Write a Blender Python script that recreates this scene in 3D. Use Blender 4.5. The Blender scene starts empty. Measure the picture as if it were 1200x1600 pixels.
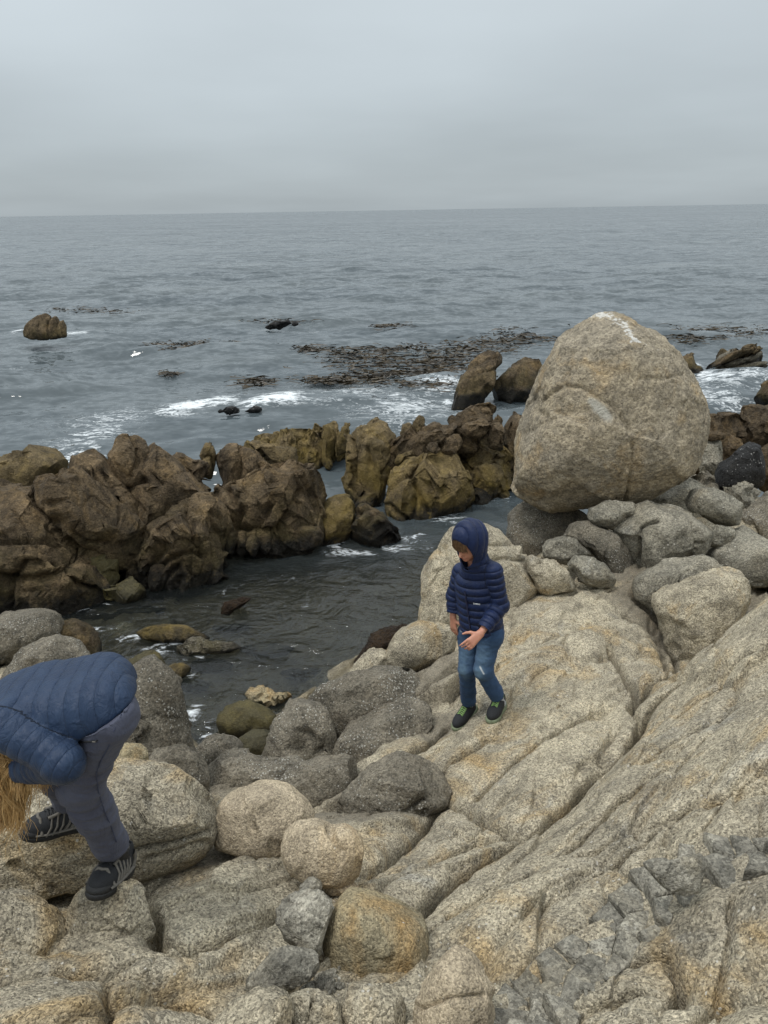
import bpy, math, random
import numpy as np

# ------------------------------------------------------------------ camera
scene = bpy.context.scene
COL = scene.collection
CAM_Z = 4.1
FPX = 1200.0                      # focal length in photo pixels (photo is 1200 x 1600)
PITCH = math.radians(21.45)
ROLL = math.radians(0.95)
cp, sp = math.cos(PITCH), math.sin(PITCH)
F_AX = np.array([0.0, cp, -sp])
U0 = np.array([0.0, sp, cp])
R0 = np.array([1.0, 0.0, 0.0])
R_AX = math.cos(ROLL) * R0 - math.sin(ROLL) * U0
U_AX = math.sin(ROLL) * R0 + math.cos(ROLL) * U0
CAM = np.array([0.0, 0.0, CAM_Z])
from mathutils import Matrix
cam_data = bpy.data.cameras.new("camera")
cam = bpy.data.objects.new("camera", cam_data)
COL.objects.link(cam)
M3 = np.stack([R_AX, U_AX, -F_AX], axis=1)
m4 = np.eye(4); m4[:3, :3] = M3; m4[:3, 3] = CAM
cam.matrix_world = Matrix([list(r) for r in m4])
cam_data.sensor_fit = 'HORIZONTAL'
cam_data.sensor_width = 36.0
cam_data.lens = 36.0 * FPX / 1200.0
cam_data.clip_start = 0.05
cam_data.clip_end = 60000.0
scene.camera = cam

# ------------------------------------------------------------------ exposure
scene.view_settings.view_transform = 'Standard'
scene.view_settings.look = 'None'
scene.view_settings.exposure = 0.15
scene.view_settings.gamma = 1.0
scene.render.engine = 'CYCLES'
scene.cycles.max_bounces = 6
scene.cycles.diffuse_bounces = 3
scene.cycles.glossy_bounces = 3
scene.cycles.transmission_bounces = 4
scene.cycles.use_denoising = True

# ------------------------------------------------------------------ world: overcast sky
SUN_EL, SUN_AZ = math.radians(70), math.radians(250)
world = bpy.data.worlds.new("World")
scene.world = world
world.use_nodes = True
wt = world.node_tree
for n in list(wt.nodes):
    wt.nodes.remove(n)
def wn(t, **k):
    n = wt.nodes.new(t)
    for a, b in k.items():
        setattr(n, a, b)
    return n
w_out = wn('ShaderNodeOutputWorld')
w_bg = wn('ShaderNodeBackground')
w_bg.inputs['Strength'].default_value = 0.1
sky = wn('ShaderNodeTexSky', sky_type='NISHITA', sun_disc=False)
sky.sun_elevation = SUN_EL
sky.sun_rotation = SUN_AZ
tc = wn('ShaderNodeTexCoord')
sep = wn('ShaderNodeSeparateXYZ')
wt.links.new(tc.outputs['Generated'], sep.inputs[0])
# cloud layer projected on a flat deck, so it stretches towards the horizon
mx = wn('ShaderNodeMath', operation='MAXIMUM'); mx.inputs[1].default_value = 0.0
wt.links.new(sep.outputs['Z'], mx.inputs[0])
den = wn('ShaderNodeMath', operation='ADD'); den.inputs[1].default_value = 0.13
wt.links.new(mx.outputs[0], den.inputs[0])
dv = wn('ShaderNodeVectorMath', operation='DIVIDE')
cmb = wn('ShaderNodeCombineXYZ')
for i in range(3):
    wt.links.new(den.outputs[0], cmb.inputs[i])
wt.links.new(tc.outputs['Generated'], dv.inputs[0])
wt.links.new(cmb.outputs[0], dv.inputs[1])
nz = wn('ShaderNodeTexNoise'); nz.inputs['Scale'].default_value = 0.62
nz.inputs['Detail'].default_value = 4.0; nz.inputs['Roughness'].default_value = 0.45
offs = wn('ShaderNodeVectorMath', operation='ADD'); offs.inputs[1].default_value = (3.1, 0.85, 0.0)
wt.links.new(dv.outputs[0], offs.inputs[0])
wt.links.new(offs.outputs[0], nz.inputs['Vector'])
# overcast luminance: horizon to zenith about one to three
grad = wn('ShaderNodeMath', operation='MULTIPLY_ADD')
grad.inputs[1].default_value = 2.5; grad.inputs[2].default_value = 1.0
wt.links.new(mx.outputs[0], grad.inputs[0])
cl = wn('ShaderNodeMapRange'); cl.inputs['From Min'].default_value = 0.3; cl.inputs['From Max'].default_value = 0.7
cl.inputs['To Min'].default_value = 0.93; cl.inputs['To Max'].default_value = 1.09
wt.links.new(nz.outputs['Fac'], cl.inputs['Value'])
mul = wn('ShaderNodeMath', operation='MULTIPLY')
wt.links.new(grad.outputs[0], mul.inputs[0]); wt.links.new(cl.outputs[0], mul.inputs[1])
ramp = wn('ShaderNodeMix', data_type='RGBA')
ramp.inputs['A'].default_value = (3.5, 3.95, 4.2, 1)
ramp.inputs['B'].default_value = (4.1, 4.35, 4.55, 1)
wt.links.new(mx.outputs[0], ramp.inputs['Factor'])
sc_ = wn('ShaderNodeVectorMath', operation='SCALE')
wt.links.new(ramp.outputs['Result'], sc_.inputs[0]); wt.links.new(mul.outputs[0], sc_.inputs['Scale'])
mixs = wn('ShaderNodeMix', data_type='RGBA'); mixs.inputs['Factor'].default_value = 0.95
wt.links.new(sky.outputs[0], mixs.inputs['A']); wt.links.new(sc_.outputs[0], mixs.inputs['B'])
wt.links.new(mixs.outputs['Result'], w_bg.inputs['Color'])
wt.links.new(w_bg.outputs[0], w_out.inputs['Surface'])

sun_data = bpy.data.lights.new("sun", 'SUN')
sun_data.energy = 1.5
sun_data.angle = math.radians(12)
sun_data.color = (1.0, 0.97, 0.92)
sun = bpy.data.objects.new("sun", sun_data)
COL.objects.link(sun)
# light comes down from behind the camera, a little from the left
sd = np.array([math.sin(SUN_AZ) * math.cos(SUN_EL), math.cos(SUN_AZ) * math.cos(SUN_EL), math.sin(SUN_EL)])
from mathutils import Vector
sun.rotation_euler = Vector(sd).to_track_quat('Z', 'Y').to_euler()

# ------------------------------------------------------------------ projection helpers (photo pixel -> place)
def ray(px, py):
    d = F_AX + (px - 600.0) / FPX * R_AX - (py - 800.0) / FPX * U_AX
    return d
def at_z(px, py, z):
    d = ray(px, py); t = (z - CAM_Z) / d[2]
    return CAM + t * d
def at_y(px, py, Y):
    d = ray(px, py); t = Y / d[1]
    return CAM + t * d
def to_px(v):
    q = v - CAM
    zc = q @ F_AX
    return np.stack([600 + FPX * (q @ R_AX) / zc, 800 - FPX * (q @ U_AX) / zc], axis=-1)

# ------------------------------------------------------------------ noise in numpy
_rs = np.random.RandomState(7)
_perm = _rs.permutation(256).astype(np.int32)
_perm = np.concatenate([_perm, _perm, _perm])
_g3 = _rs.normal(size=(256, 3)); _g3 /= np.linalg.norm(_g3, axis=1)[:, None]
def perlin(p):
    p = np.asarray(p, dtype=np.float64)
    i = np.floor(p).astype(np.int64); f = p - i
    i &= 255
    u = f * f * f * (f * (f * 6 - 15) + 10)
    out = 0.0
    for dx in (0, 1):
        wx = u[:, 0] if dx else 1 - u[:, 0]
        a = _perm[(i[:, 0] + dx) & 255]
        for dy in (0, 1):
            wy = u[:, 1] if dy else 1 - u[:, 1]
            b = _perm[a + ((i[:, 1] + dy) & 255)]
            for dz in (0, 1):
                wz = u[:, 2] if dz else 1 - u[:, 2]
                h = _perm[b + ((i[:, 2] + dz) & 255)] & 255
                g = _g3[h]
                out = out + wx * wy * wz * (g[:, 0] * (f[:, 0] - dx) + g[:, 1] * (f[:, 1] - dy) + g[:, 2] * (f[:, 2] - dz))
    return out * 1.5
def fbm(p, octaves=4, gain=0.5, lac=2.03):
    a, s, o = 1.0, 0.0, np.zeros(len(p))
    q = np.array(p, dtype=np.float64)
    for k in range(octaves):
        o += a * perlin(q + 17.3 * k); s += a
        a *= gain; q = q * lac
    return o / s * 1.6
def ridged(p, octaves=4, gain=0.5):
    a, s, o = 1.0, 0.0, np.zeros(len(p))
    q = np.array(p, dtype=np.float64)
    for k in range(octaves):
        o += a * (1 - 2 * np.abs(perlin(q + 9.1 * k))); s += a
        a *= gain; q = q * 2.1
    return o / s
_fp = _rs.rand(4096, 3)
_hid = _rs.rand(4096)
def worley(p, jitter=0.9, full=False):
    """F1, F2 distance and a per-cell random value"""
    p = np.asarray(p, dtype=np.float64)
    i = np.floor(p).astype(np.int64)
    dl = np.zeros(p.shape); ids = np.zeros(len(p), dtype=np.int64); f1 = np.full(len(p), 9.0); f2 = np.full(len(p), 9.0); cid = np.zeros(len(p))
    for dx in (-1, 0, 1):
        for dy in (-1, 0, 1):
            for dz in (-1, 0, 1):
                c = i + np.array([dx, dy, dz])
                h = (c[:, 0] * 73856093 ^ c[:, 1] * 19349663 ^ c[:, 2] * 83492791) & 4095
                q = c + 0.5 + jitter * (_fp[h] - 0.5)
                d = np.sqrt(((q - p) ** 2).sum(1))
                new = d < f1
                f2 = np.where(new, f1, np.minimum(f2, d))
                cid = np.where(new, _hid[h], cid)
                if full: dl[new] = (p - q)[new]; ids[new] = (c[:, 0] * 1000003 + c[:, 1] * 1009 + c[:, 2])[new]
                f1 = np.where(new, d, f1)
    return (f1, f2, cid, ids) if full else (f1, f2, cid)

# ------------------------------------------------------------------ mesh helpers
def mesh_from(name, verts, faces, smooth=True):
    """faces: int array (n,3) or (n,4)"""
    me = bpy.data.meshes.new(name)
    verts = np.asarray(verts, dtype=np.float32); faces = np.asarray(faces, dtype=np.int32)
    k = faces.shape[1]
    me.vertices.add(len(verts)); me.vertices.foreach_set('co', verts.ravel())
    me.loops.add(faces.size); me.loops.foreach_set('vertex_index', faces.ravel())
    me.polygons.add(len(faces))
    me.polygons.foreach_set('loop_start', np.arange(0, faces.size, k, dtype=np.int32))
    me.polygons.foreach_set('loop_total', np.full(len(faces), k, dtype=np.int32))
    me.update(calc_edges=True)
    me.polygons.foreach_set('use_smooth', np.full(len(faces), smooth))
    me.validate(); me.update()
    return me
def add_attr(me, name, vals):
    a = me.attributes.new(name, 'FLOAT', 'POINT')
    a.data.foreach_set('value', np.asarray(vals, dtype=np.float32))
def add_obj(name, me, mat, parent=None, label=None, cat=None, group=None, kind=None):
    o = bpy.data.objects.new(name, me)
    COL.objects.link(o)
    if mat is not None and me is not None:
        me.materials.append(mat)
    if parent is not None:
        o.parent = parent
    if label: o['label'] = label
    if cat: o['category'] = cat
    if group: o['group'] = group
    if kind: o['kind'] = kind
    return o
def vnormals(v, f):
    n = np.zeros_like(v)
    a, b, c = v[f[:, 0]], v[f[:, 1]], v[f[:, 2]]
    if f.shape[1] == 4:
        d = v[f[:, 3]]
        fn = np.cross(c - a, d - b)
    else:
        fn = np.cross(b - a, c - a)
    for k in range(f.shape[1]):
        for ax in range(3):
            n[:, ax] += np.bincount(f[:, k], weights=fn[:, ax], minlength=len(v))
    return n / (np.linalg.norm(n, axis=1)[:, None] + 1e-12)

_ico = {}
def ico(sub):
    if sub in _ico:
        return _ico[sub]
    import bmesh
    bm = bmesh.new()
    bmesh.ops.create_icosphere(bm, subdivisions=sub, radius=1.0)
    v = np.array([x.co[:] for x in bm.verts]); v /= np.linalg.norm(v, axis=1)[:, None]
    f = np.array([[q.index for q in x.verts] for x in bm.faces])
    bm.free()
    _ico[sub] = (v, f)
    return v, f

def surface_nets(F, origin, h):
    """F: 3-D array of signed distances (negative inside). returns verts, quads"""
    S = F < 0
    nx, ny, nz = F.shape
    cnt = np.zeros((nx - 1, ny - 1, nz - 1), dtype=np.int8)
    for dx in (0, 1):
        for dy in (0, 1):
            for dz in (0, 1):
                cnt += S[dx:nx - 1 + dx, dy:ny - 1 + dy, dz:nz - 1 + dz]
    act = (cnt > 0) & (cnt < 8)
    idx = np.full(act.shape, -1, dtype=np.int64)
    ii = np.argwhere(act)
    idx[act] = np.arange(len(ii))
    acc = np.zeros((len(ii), 3)); num = np.zeros(len(ii))
    corners = [(0,0,0),(1,0,0),(0,1,0),(1,1,0),(0,0,1),(1,0,1),(0,1,1),(1,1,1)]
    vals = [F[ii[:,0]+c[0], ii[:,1]+c[1], ii[:,2]+c[2]] for c in corners]
    edges = [(0,1),(2,3),(4,5),(6,7),(0,2),(1,3),(4,6),(5,7),(0,4),(1,5),(2,6),(3,7)]
    for a, b in edges:
        va, vb = vals[a], vals[b]
        m = (va < 0) != (vb < 0)
        t = np.where(m, va / np.where(m, va - vb, 1), 0)
        ca, cb = np.array(corners[a]), np.array(corners[b])
        pt = ca[None] + t[:, None] * (cb - ca)[None]
        acc += np.where(m[:, None], pt, 0); num += m
    v = (ii + acc / num[:, None]) * h + np.asarray(origin)
    quads = []
    for ax in range(3):
        o1, o2 = [(1, 2), (2, 0), (0, 1)][ax]
        sl0 = [slice(None)] * 3; sl1 = [slice(None)] * 3
        sl0[ax] = slice(0, F.shape[ax] - 1); sl1[ax] = slice(1, F.shape[ax])
        A, B = S[tuple(sl0)], S[tuple(sl1)]
        e = np.argwhere(A != B)
        keep = (e[:, o1] > 0) & (e[:, o2] > 0) & (e[:, o1] < F.shape[o1] - 1) & (e[:, o2] < F.shape[o2] - 1)
        e = e[keep]
        sgn = A[e[:, 0], e[:, 1], e[:, 2]]
        def cell(d1, d2):
            q = e.copy(); q[:, o1] -= d1; q[:, o2] -= d2
            return idx[q[:, 0], q[:, 1], q[:, 2]]
        c00, c10, c11, c01 = cell(0, 0), cell(1, 0), cell(1, 1), cell(0, 1)
        q = np.stack([c00, c10, c11, c01], 1)
        q[~sgn] = q[~sgn][:, ::-1]
        quads.append(q)
    q = np.concatenate(quads)
    q = q[(q >= 0).all(1)]
    return v, q
# ------------------------------------------------------------------ materials
class NT:
    """small node-tree builder"""
    def __init__(s, name):
        s.mat = bpy.data.materials.new(name); s.mat.use_nodes = True
        s.t = s.mat.node_tree
        for n in list(s.t.nodes): s.t.nodes.remove(n)
        s.out = s.t.nodes.new('ShaderNodeOutputMaterial')
    def n(s, ty, **k):
        x = s.t.nodes.new(ty)
        for a, b in k.items(): setattr(x, a, b)
        return x
    def set(s, sock, val):
        if isinstance(val, bpy.types.NodeSocket): s.t.links.new(val, sock)
        elif val is not None: sock.default_value = val
    def pos(s):
        return s.n('ShaderNodeNewGeometry').outputs['Position']
    def mapping(s, vec, scale=(1, 1, 1), rot=(0, 0, 0), loc=(0, 0, 0)):
        m = s.n('ShaderNodeMapping'); s.set(m.inputs['Vector'], vec)
        m.inputs['Scale'].default_value = scale; m.inputs['Rotation'].default_value = rot; m.inputs['Location'].default_value = loc
        return m.outputs[0]
    def noise(s, vec, scale, detail=4, rough=0.55, dist=0.0, out='Fac'):
        x = s.n('ShaderNodeTexNoise'); s.set(x.inputs['Vector'], vec)
        x.inputs['Scale'].default_value = scale; x.inputs['Detail'].default_value = detail
        x.inputs['Roughness'].default_value = rough; x.inputs['Distortion'].default_value = dist
        return x.outputs[out]
    def voro(s, vec, scale, feature='F1', out='Distance', rnd=1.0):
        x = s.n('ShaderNodeTexVoronoi', feature=feature); s.set(x.inputs['Vector'], vec)
        x.inputs['Scale'].default_value = scale; x.inputs['Randomness'].default_value = rnd
        return x.outputs[out]
    def rng(s, v, a, b, c=0.0, d=1.0, smooth=False):
        x = s.n('ShaderNodeMapRange')
        if smooth: x.interpolation_type = 'SMOOTHSTEP'
        s.set(x.inputs['Value'], v)
        for nm, val in (('From Min', a), ('From Max', b), ('To Min', c), ('To Max', d)): s.set(x.inputs[nm], val)
        return x.outputs[0]
    def math(s, op, a, b=None, c=None, clamp=False):
        x = s.n('ShaderNodeMath', operation=op, use_clamp=clamp)
        s.set(x.inputs[0], a)
        if b is not None: s.set(x.inputs[1], b)
        if c is not None: s.set(x.inputs[2], c)
        return x.outputs[0]
    def mix(s, f, a, b, blend='MIX'):
        x = s.n('ShaderNodeMix', data_type='RGBA', blend_type=blend, clamp_factor=True)
        s.set(x.inputs['Factor'], f)
        for nm, v in (('A', a), ('B', b)):
            if isinstance(v, (tuple, list)) and len(v) == 3: v = (*v, 1.0)
            s.set(x.inputs[nm], v)
        return x.outputs['Result']
    def attr(s, name, out='Fac'):
        x = s.n('ShaderNodeAttribute'); x.attribute_name = name
        return x.outputs[out]
    def bump(s, h, strength, dist, normal=None):
        x = s.n('ShaderNodeBump'); s.set(x.inputs['Height'], h)
        x.inputs['Strength'].default_value = strength; x.inputs['Distance'].default_value = dist
        if normal is not None: s.set(x.inputs['Normal'], normal)
        return x.outputs[0]
    def bsdf(s, color, rough=0.8, normal=None, spec=0.3, **k):
        x = s.n('ShaderNodeBsdfPrincipled')
        if isinstance(color, (tuple, list)) and len(color) == 3: color = (*color, 1.0)
        s.set(x.inputs['Base Color'], color); s.set(x.inputs['Roughness'], rough)
        s.set(x.inputs['Specular IOR Level'], spec)
        if normal is not None: s.set(x.inputs['Normal'], normal)
        for a, b in k.items(): s.set(x.inputs[a.replace('_', ' ')], b)
        return x
    def done(s, sh):
        s.t.links.new(sh if isinstance(sh, bpy.types.NodeSocket) else sh.outputs[0], s.out.inputs['Surface'])
        return s.mat

def rock_material(name, main, second, stain, stain_amt=0.3, grain=0.55, grain_scale=75.0, specks=0.25, speck_col=(0.62, 0.58, 0.5),
                  wet_z=None, wet_col=(0.012, 0.011, 0.009), algae=None, bumpd=0.006, streak=False, rough=0.85, dark=(0.05, 0.045, 0.04), pale=None,
                  speck_scale=38.0, crackbump=0.0, tide=None, chips=0.0):
    m = NT(name)
    P = m.pos()
    oi = m.n('ShaderNodeObjectInfo')
    # colour patches
    big = m.noise(P, 1.3, 5, 0.6, 0.4)
    mid = m.noise(P, 5.0, 5, 0.62, 0.6)
    c = m.mix(m.rng(big, 0.36, 0.64), main, second)
    c = m.mix(m.rng(mid, 0.42, 0.7, 0.0, 0.85), c, tuple(x * 0.52 for x in second))
    st = m.noise(m.mapping(P, (1, 1, 1), loc=(7, 3, 1)), 2.2, 6, 0.62, 0.8)
    c = m.mix(m.rng(st, 0.53, 0.72, 0.0, stain_amt), c, stain)
    if pale is not None:
        pl = m.noise(m.mapping(P, (1, 1, 1), loc=(2, 9, 4)), 3.1, 6, 0.65, 1.0)
        c = m.mix(m.rng(pl, 0.6, 0.78, 0.0, 0.7), c, pale)
    # dark weathering crust in irregular patches
    cr_ = m.noise(m.mapping(P, (1, 1, 1), loc=(4, 11, 6)), 4.2, 7, 0.68, 0.5)
    c = m.mix(m.rng(cr_, 0.55, 0.68, 0.0, 0.5), c, tuple(x * 0.42 for x in second))
    # crystals
    g1 = m.voro(P, grain_scale, 'F1', 'Color', 1.0)
    g1v = m.n('ShaderNodeSeparateColor'); m.set(g1v.inputs[0], g1)
    g2 = m.noise(P, grain_scale * 2.4, 2, 0.7)
    gv = m.math('ADD', m.math('MULTIPLY', g1v.outputs[0], 0.6), m.math('MULTIPLY', m.rng(g2, 0.25, 0.75), 0.5))
    gf = m.rng(gv, 0.1, 1.0, 1.0 - grain, 1.0 + grain * 0.8)
    sc = m.n('ShaderNodeVectorMath', operation='SCALE'); m.set(sc.inputs[0], c); m.set(sc.inputs['Scale'], gf)
    c = sc.outputs[0]
    # dark mica clots and dirt
    dk = m.noise(P, grain_scale * 0.8, 4, 0.75)
    c = m.mix(m.rng(dk, 0.55, 0.72, 0.0, 0.75), c, dark)
    # pale crystals / barnacle shells
    Pd = m.n('ShaderNodeVectorMath', operation='ADD'); Ps = m.n('ShaderNodeVectorMath', operation='SCALE')
    m.set(Ps.inputs[0], m.noise(P, speck_scale * 1.6, 2, 0.6, out='Color')); Ps.inputs['Scale'].default_value = 0.55 / speck_scale
    m.set(Pd.inputs[0], P); m.set(Pd.inputs[1], Ps.outputs[0]); Pd = Pd.outputs[0]
    sv = m.voro(Pd, speck_scale, 'F1', 'Distance', 1.0)
    scn = m.voro(Pd, speck_scale, 'F1', 'Color', 1.0)
    ssep = m.n('ShaderNodeSeparateColor'); m.set(ssep.inputs[0], scn)
    zone = m.rng(m.noise(P, 2.6, 4, 0.6), 0.35, 0.65)
    thr = m.math('MULTIPLY', m.math('MULTIPLY', specks, zone), m.rng(ssep.outputs[1], 0.0, 1.0, 0.0, 1.2))
    sp_ = m.math('MULTIPLY', m.math('LESS_THAN', sv, m.math('ADD', thr, 0.04)), m.math('GREATER_THAN', ssep.outputs[0], 1.0 - min(0.9, specks * 1.9)))
    c = m.mix(m.math('MULTIPLY', sp_, 0.85), c, speck_col)
    rgh = rough
    spec = 0.25
    if tide is not None:
        tm = m.math('MULTIPLY', m.rng(m.math('ADD', m.attr('tide'), m.math('MULTIPLY', m.math('SUBTRACT', m.noise(P, 3.0, 5, 0.65), 0.5), 0.9)), 0.25, 0.7), 0.85)
        c = m.mix(tm, c, m.mix(gv, tuple(x * .5 for x in tide), tuple(x * 1.35 for x in tide)))
        c = m.mix(m.math('MULTIPLY', m.math('MULTIPLY', sp_, tm), 0.8), c, (0.5, 0.48, 0.42))
    if algae is not None or wet_z is not None:
        zz = m.n('ShaderNodeSeparateXYZ'); m.set(zz.inputs[0], P)
        wob = m.math('MULTIPLY', m.math('SUBTRACT', m.noise(P, 2.4, 5, 0.65), 0.5), 0.75)
        zw = m.math('ADD', zz.outputs[2], wob)
    if algae is not None:
        ac, a0, a1, amt = algae
        am = m.math('MULTIPLY', m.rng(zw, a0, a1, 1.0, 0.0), m.rng(m.noise(P, 3.3, 5, 0.6), 0.35, 0.6))
        c = m.mix(m.math('MULTIPLY', am, amt), c, ac)
    if wet_z is not None:
        wm = m.rng(zw, wet_z - 0.1, wet_z + 0.07, 1.0, 0.0)
        wm = m.math('MULTIPLY', wm, m.rng(m.noise(P, 7.0, 4, 0.6), 0.22, 0.42))
        c = m.mix(m.math('MULTIPLY', wm, 0.93), c, wet_col)
        rgh = m.rng(wm, 0, 1, rough, 0.42)
    hv = m.n('ShaderNodeHueSaturation'); m.set(hv.inputs['Color'], c)
    m.set(hv.inputs['Value'], m.rng(oi.outputs['Random'], 0, 1, 0.86, 1.12))
    m.set(hv.inputs['Saturation'], 1.0)
    c = hv.outputs[0]
    # relief
    h1 = m.noise(P, 11.0, 6, 0.68)
    h2 = m.noise(P, 42.0, 5, 0.72)
    h3 = m.math('SUBTRACT', 1.0, m.voro(P, grain_scale, 'F1', 'Distance', 1.0))
    h = m.math('ADD', m.math('MULTIPLY', h1, 5.0), m.math('ADD', m.math('MULTIPLY', h2, 2.6), m.math('MULTIPLY', h3, 0.55)))
    h = m.math('ADD', h, m.math('MULTIPLY', sp_, 0.5))
    if crackbump > 0:
        cw = m.n('ShaderNodeVectorMath', operation='ADD')
        wv = m.n('ShaderNodeVectorMath', operation='SCALE')
        m.set(wv.inputs[0], m.noise(P, 3.0, 4, 0.6, out='Color')); wv.inputs['Scale'].default_value = 0.45
        m.set(cw.inputs[0], P); m.set(cw.inputs[1], wv.outputs[0])
        ce = m.voro(m.mapping(cw.outputs[0], (1.0, 1.0, 0.6), (0.4, 0.5, 0.2)), 5.5, 'DISTANCE_TO_EDGE', 'Distance')
        h = m.math('SUBTRACT', h, m.math('MULTIPLY', m.rng(ce, 0.0, 0.05, 1.0, 0.0), crackbump))
    if chips > 0:
        wv = m.n('ShaderNodeVectorMath', operation='SCALE'); m.set(wv.inputs[0], m.noise(P, 5.0, 3, 0.6, out='Color')); wv.inputs['Scale'].default_value = 0.07
        cw = m.n('ShaderNodeVectorMath', operation='ADD'); m.set(cw.inputs[0], m.mapping(P, (1.0, 1.0, 0.55), (0.5, 0.35, 0.2))); m.set(cw.inputs[1], wv.outputs[0])
        for cs, ca in ((6.5, 1.0), (15.0, 0.55)):
            cc = m.voro(cw.outputs[0], cs, 'F1', 'Color'); cx = m.n('ShaderNodeSeparateColor'); m.set(cx.inputs[0], cc)
            h = m.math('ADD', h, m.math('MULTIPLY', cx.outputs[0], chips * ca))
            sc2 = m.n('ShaderNodeVectorMath', operation='SCALE'); m.set(sc2.inputs[0], c); m.set(sc2.inputs['Scale'], m.rng(cx.outputs[1], 0, 1, 0.8, 1.2)); c = sc2.outputs[0]
    nrm = m.bump(h, 1.0, bumpd)
    return m.done(m.bsdf(c, rgh, nrm, spec))

MAT = {}
MAT['slab'] = rock_material('pale_granite', (0.585, 0.51, 0.365), (0.445, 0.39, 0.288), (0.48, 0.31, 0.115), 0.7, 0.8, 135, 0.2,
                            wet_z=0.06, wet_col=(0.13, 0.11, 0.075), algae=((0.10, 0.08, 0.035), 0.1, 0.5, 0.7), pale=(0.40, 0.39, 0.35), bumpd=0.0095, tide=(0.235, 0.205, 0.155))
MAT['tan'] = rock_material('tan_granite', (0.50, 0.41, 0.28), (0.43, 0.355, 0.25), (0.36, 0.235, 0.10), 0.7, 0.6, 150, 0.1, bumpd=0.005)
MAT['ochre'] = rock_material('ochre_granite', (0.34, 0.275, 0.16), (0.30, 0.26, 0.17), (0.35, 0.20, 0.06), 0.8, 0.65, 150, 0.1, bumpd=0.005)
MAT['boulder'] = rock_material('buff_granite', (0.44, 0.365, 0.25), (0.36, 0.31, 0.23), (0.42, 0.285, 0.13), 0.65, 0.5, 48, 0.12, bumpd=0.009, speck_scale=30)
MAT['lump'] = rock_material('grey_granite', (0.37, 0.335, 0.26), (0.28, 0.26, 0.205), (0.29, 0.23, 0.13), 0.35, 0.65, 85, 0.25, bumpd=0.008, pale=(0.36, 0.35, 0.31))
MAT['barnacle'] = rock_material('barnacled_granite', (0.275, 0.24, 0.18), (0.185, 0.165, 0.128), (0.14, 0.11, 0.07), 0.5, 0.65, 90, 0.42,
                                (0.5, 0.48, 0.42), wet_z=0.05, algae=((0.06, 0.05, 0.02), 0.1, 0.6, 0.8), bumpd=0.009, speck_scale=60)
MAT['ridge'] = rock_material('brown_rock', (0.22, 0.155, 0.085), (0.112, 0.082, 0.05), (0.215, 0.135, 0.05), 0.6, 0.45, 55, 0.1, (0.3, 0.28, 0.23),
                             wet_z=0.28, algae=((0.085, 0.07, 0.02), 0.2, 1.0, 0.6), pale=(0.25, 0.19, 0.12), bumpd=0.018, dark=(0.035, 0.027, 0.02), chips=3.2, speck_scale=26)
MAT['gold'] = rock_material('ochre_rock', (0.20, 0.145, 0.07), (0.145, 0.11, 0.062), (0.22, 0.155, 0.05), 0.7, 0.4, 55, 0.06, (0.3, 0.27, 0.2),
                            wet_z=0.12, algae=((0.19, 0.135, 0.035), 0.3, 1.1, 0.8), bumpd=0.012, dark=(0.04, 0.03, 0.02), chips=3.2)
MAT['black'] = rock_material('black_wet_rock', (0.03, 0.029, 0.028), (0.022, 0.021, 0.02), (0.05, 0.04, 0.025), 0.4, 0.5, 60, 0.3, (0.38, 0.37, 0.35),
                             bumpd=0.012, rough=0.55, dark=(0.01, 0.01, 0.01))
MAT['moss'] = rock_material('algae_covered_rock', (0.095, 0.078, 0.03), (0.07, 0.06, 0.03), (0.13, 0.10, 0.03), 0.6, 0.35, 80, 0.08, (0.3, 0.28, 0.2),
                            wet_z=0.05, bumpd=0.004, rough=0.6, dark=(0.035, 0.03, 0.012))
MAT['weed'] = rock_material('rockweed_crust', (0.055, 0.032, 0.014), (0.035, 0.02, 0.01), (0.085, 0.05, 0.018), 0.6, 0.6, 55, 0.05, (0.15, 0.1, 0.05),
                            bumpd=0.02, rough=0.55, dark=(0.012, 0.008, 0.005))
MAT['dike'] = rock_material('grey_dike_rock', (0.39, 0.36, 0.29), (0.285, 0.265, 0.215), (0.36, 0.29, 0.17), 0.45, 0.6, 110, 0.06, bumpd=0.008,
                            pale=(0.34, 0.34, 0.32), chips=2.0, dark=(0.09, 0.088, 0.08))
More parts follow.
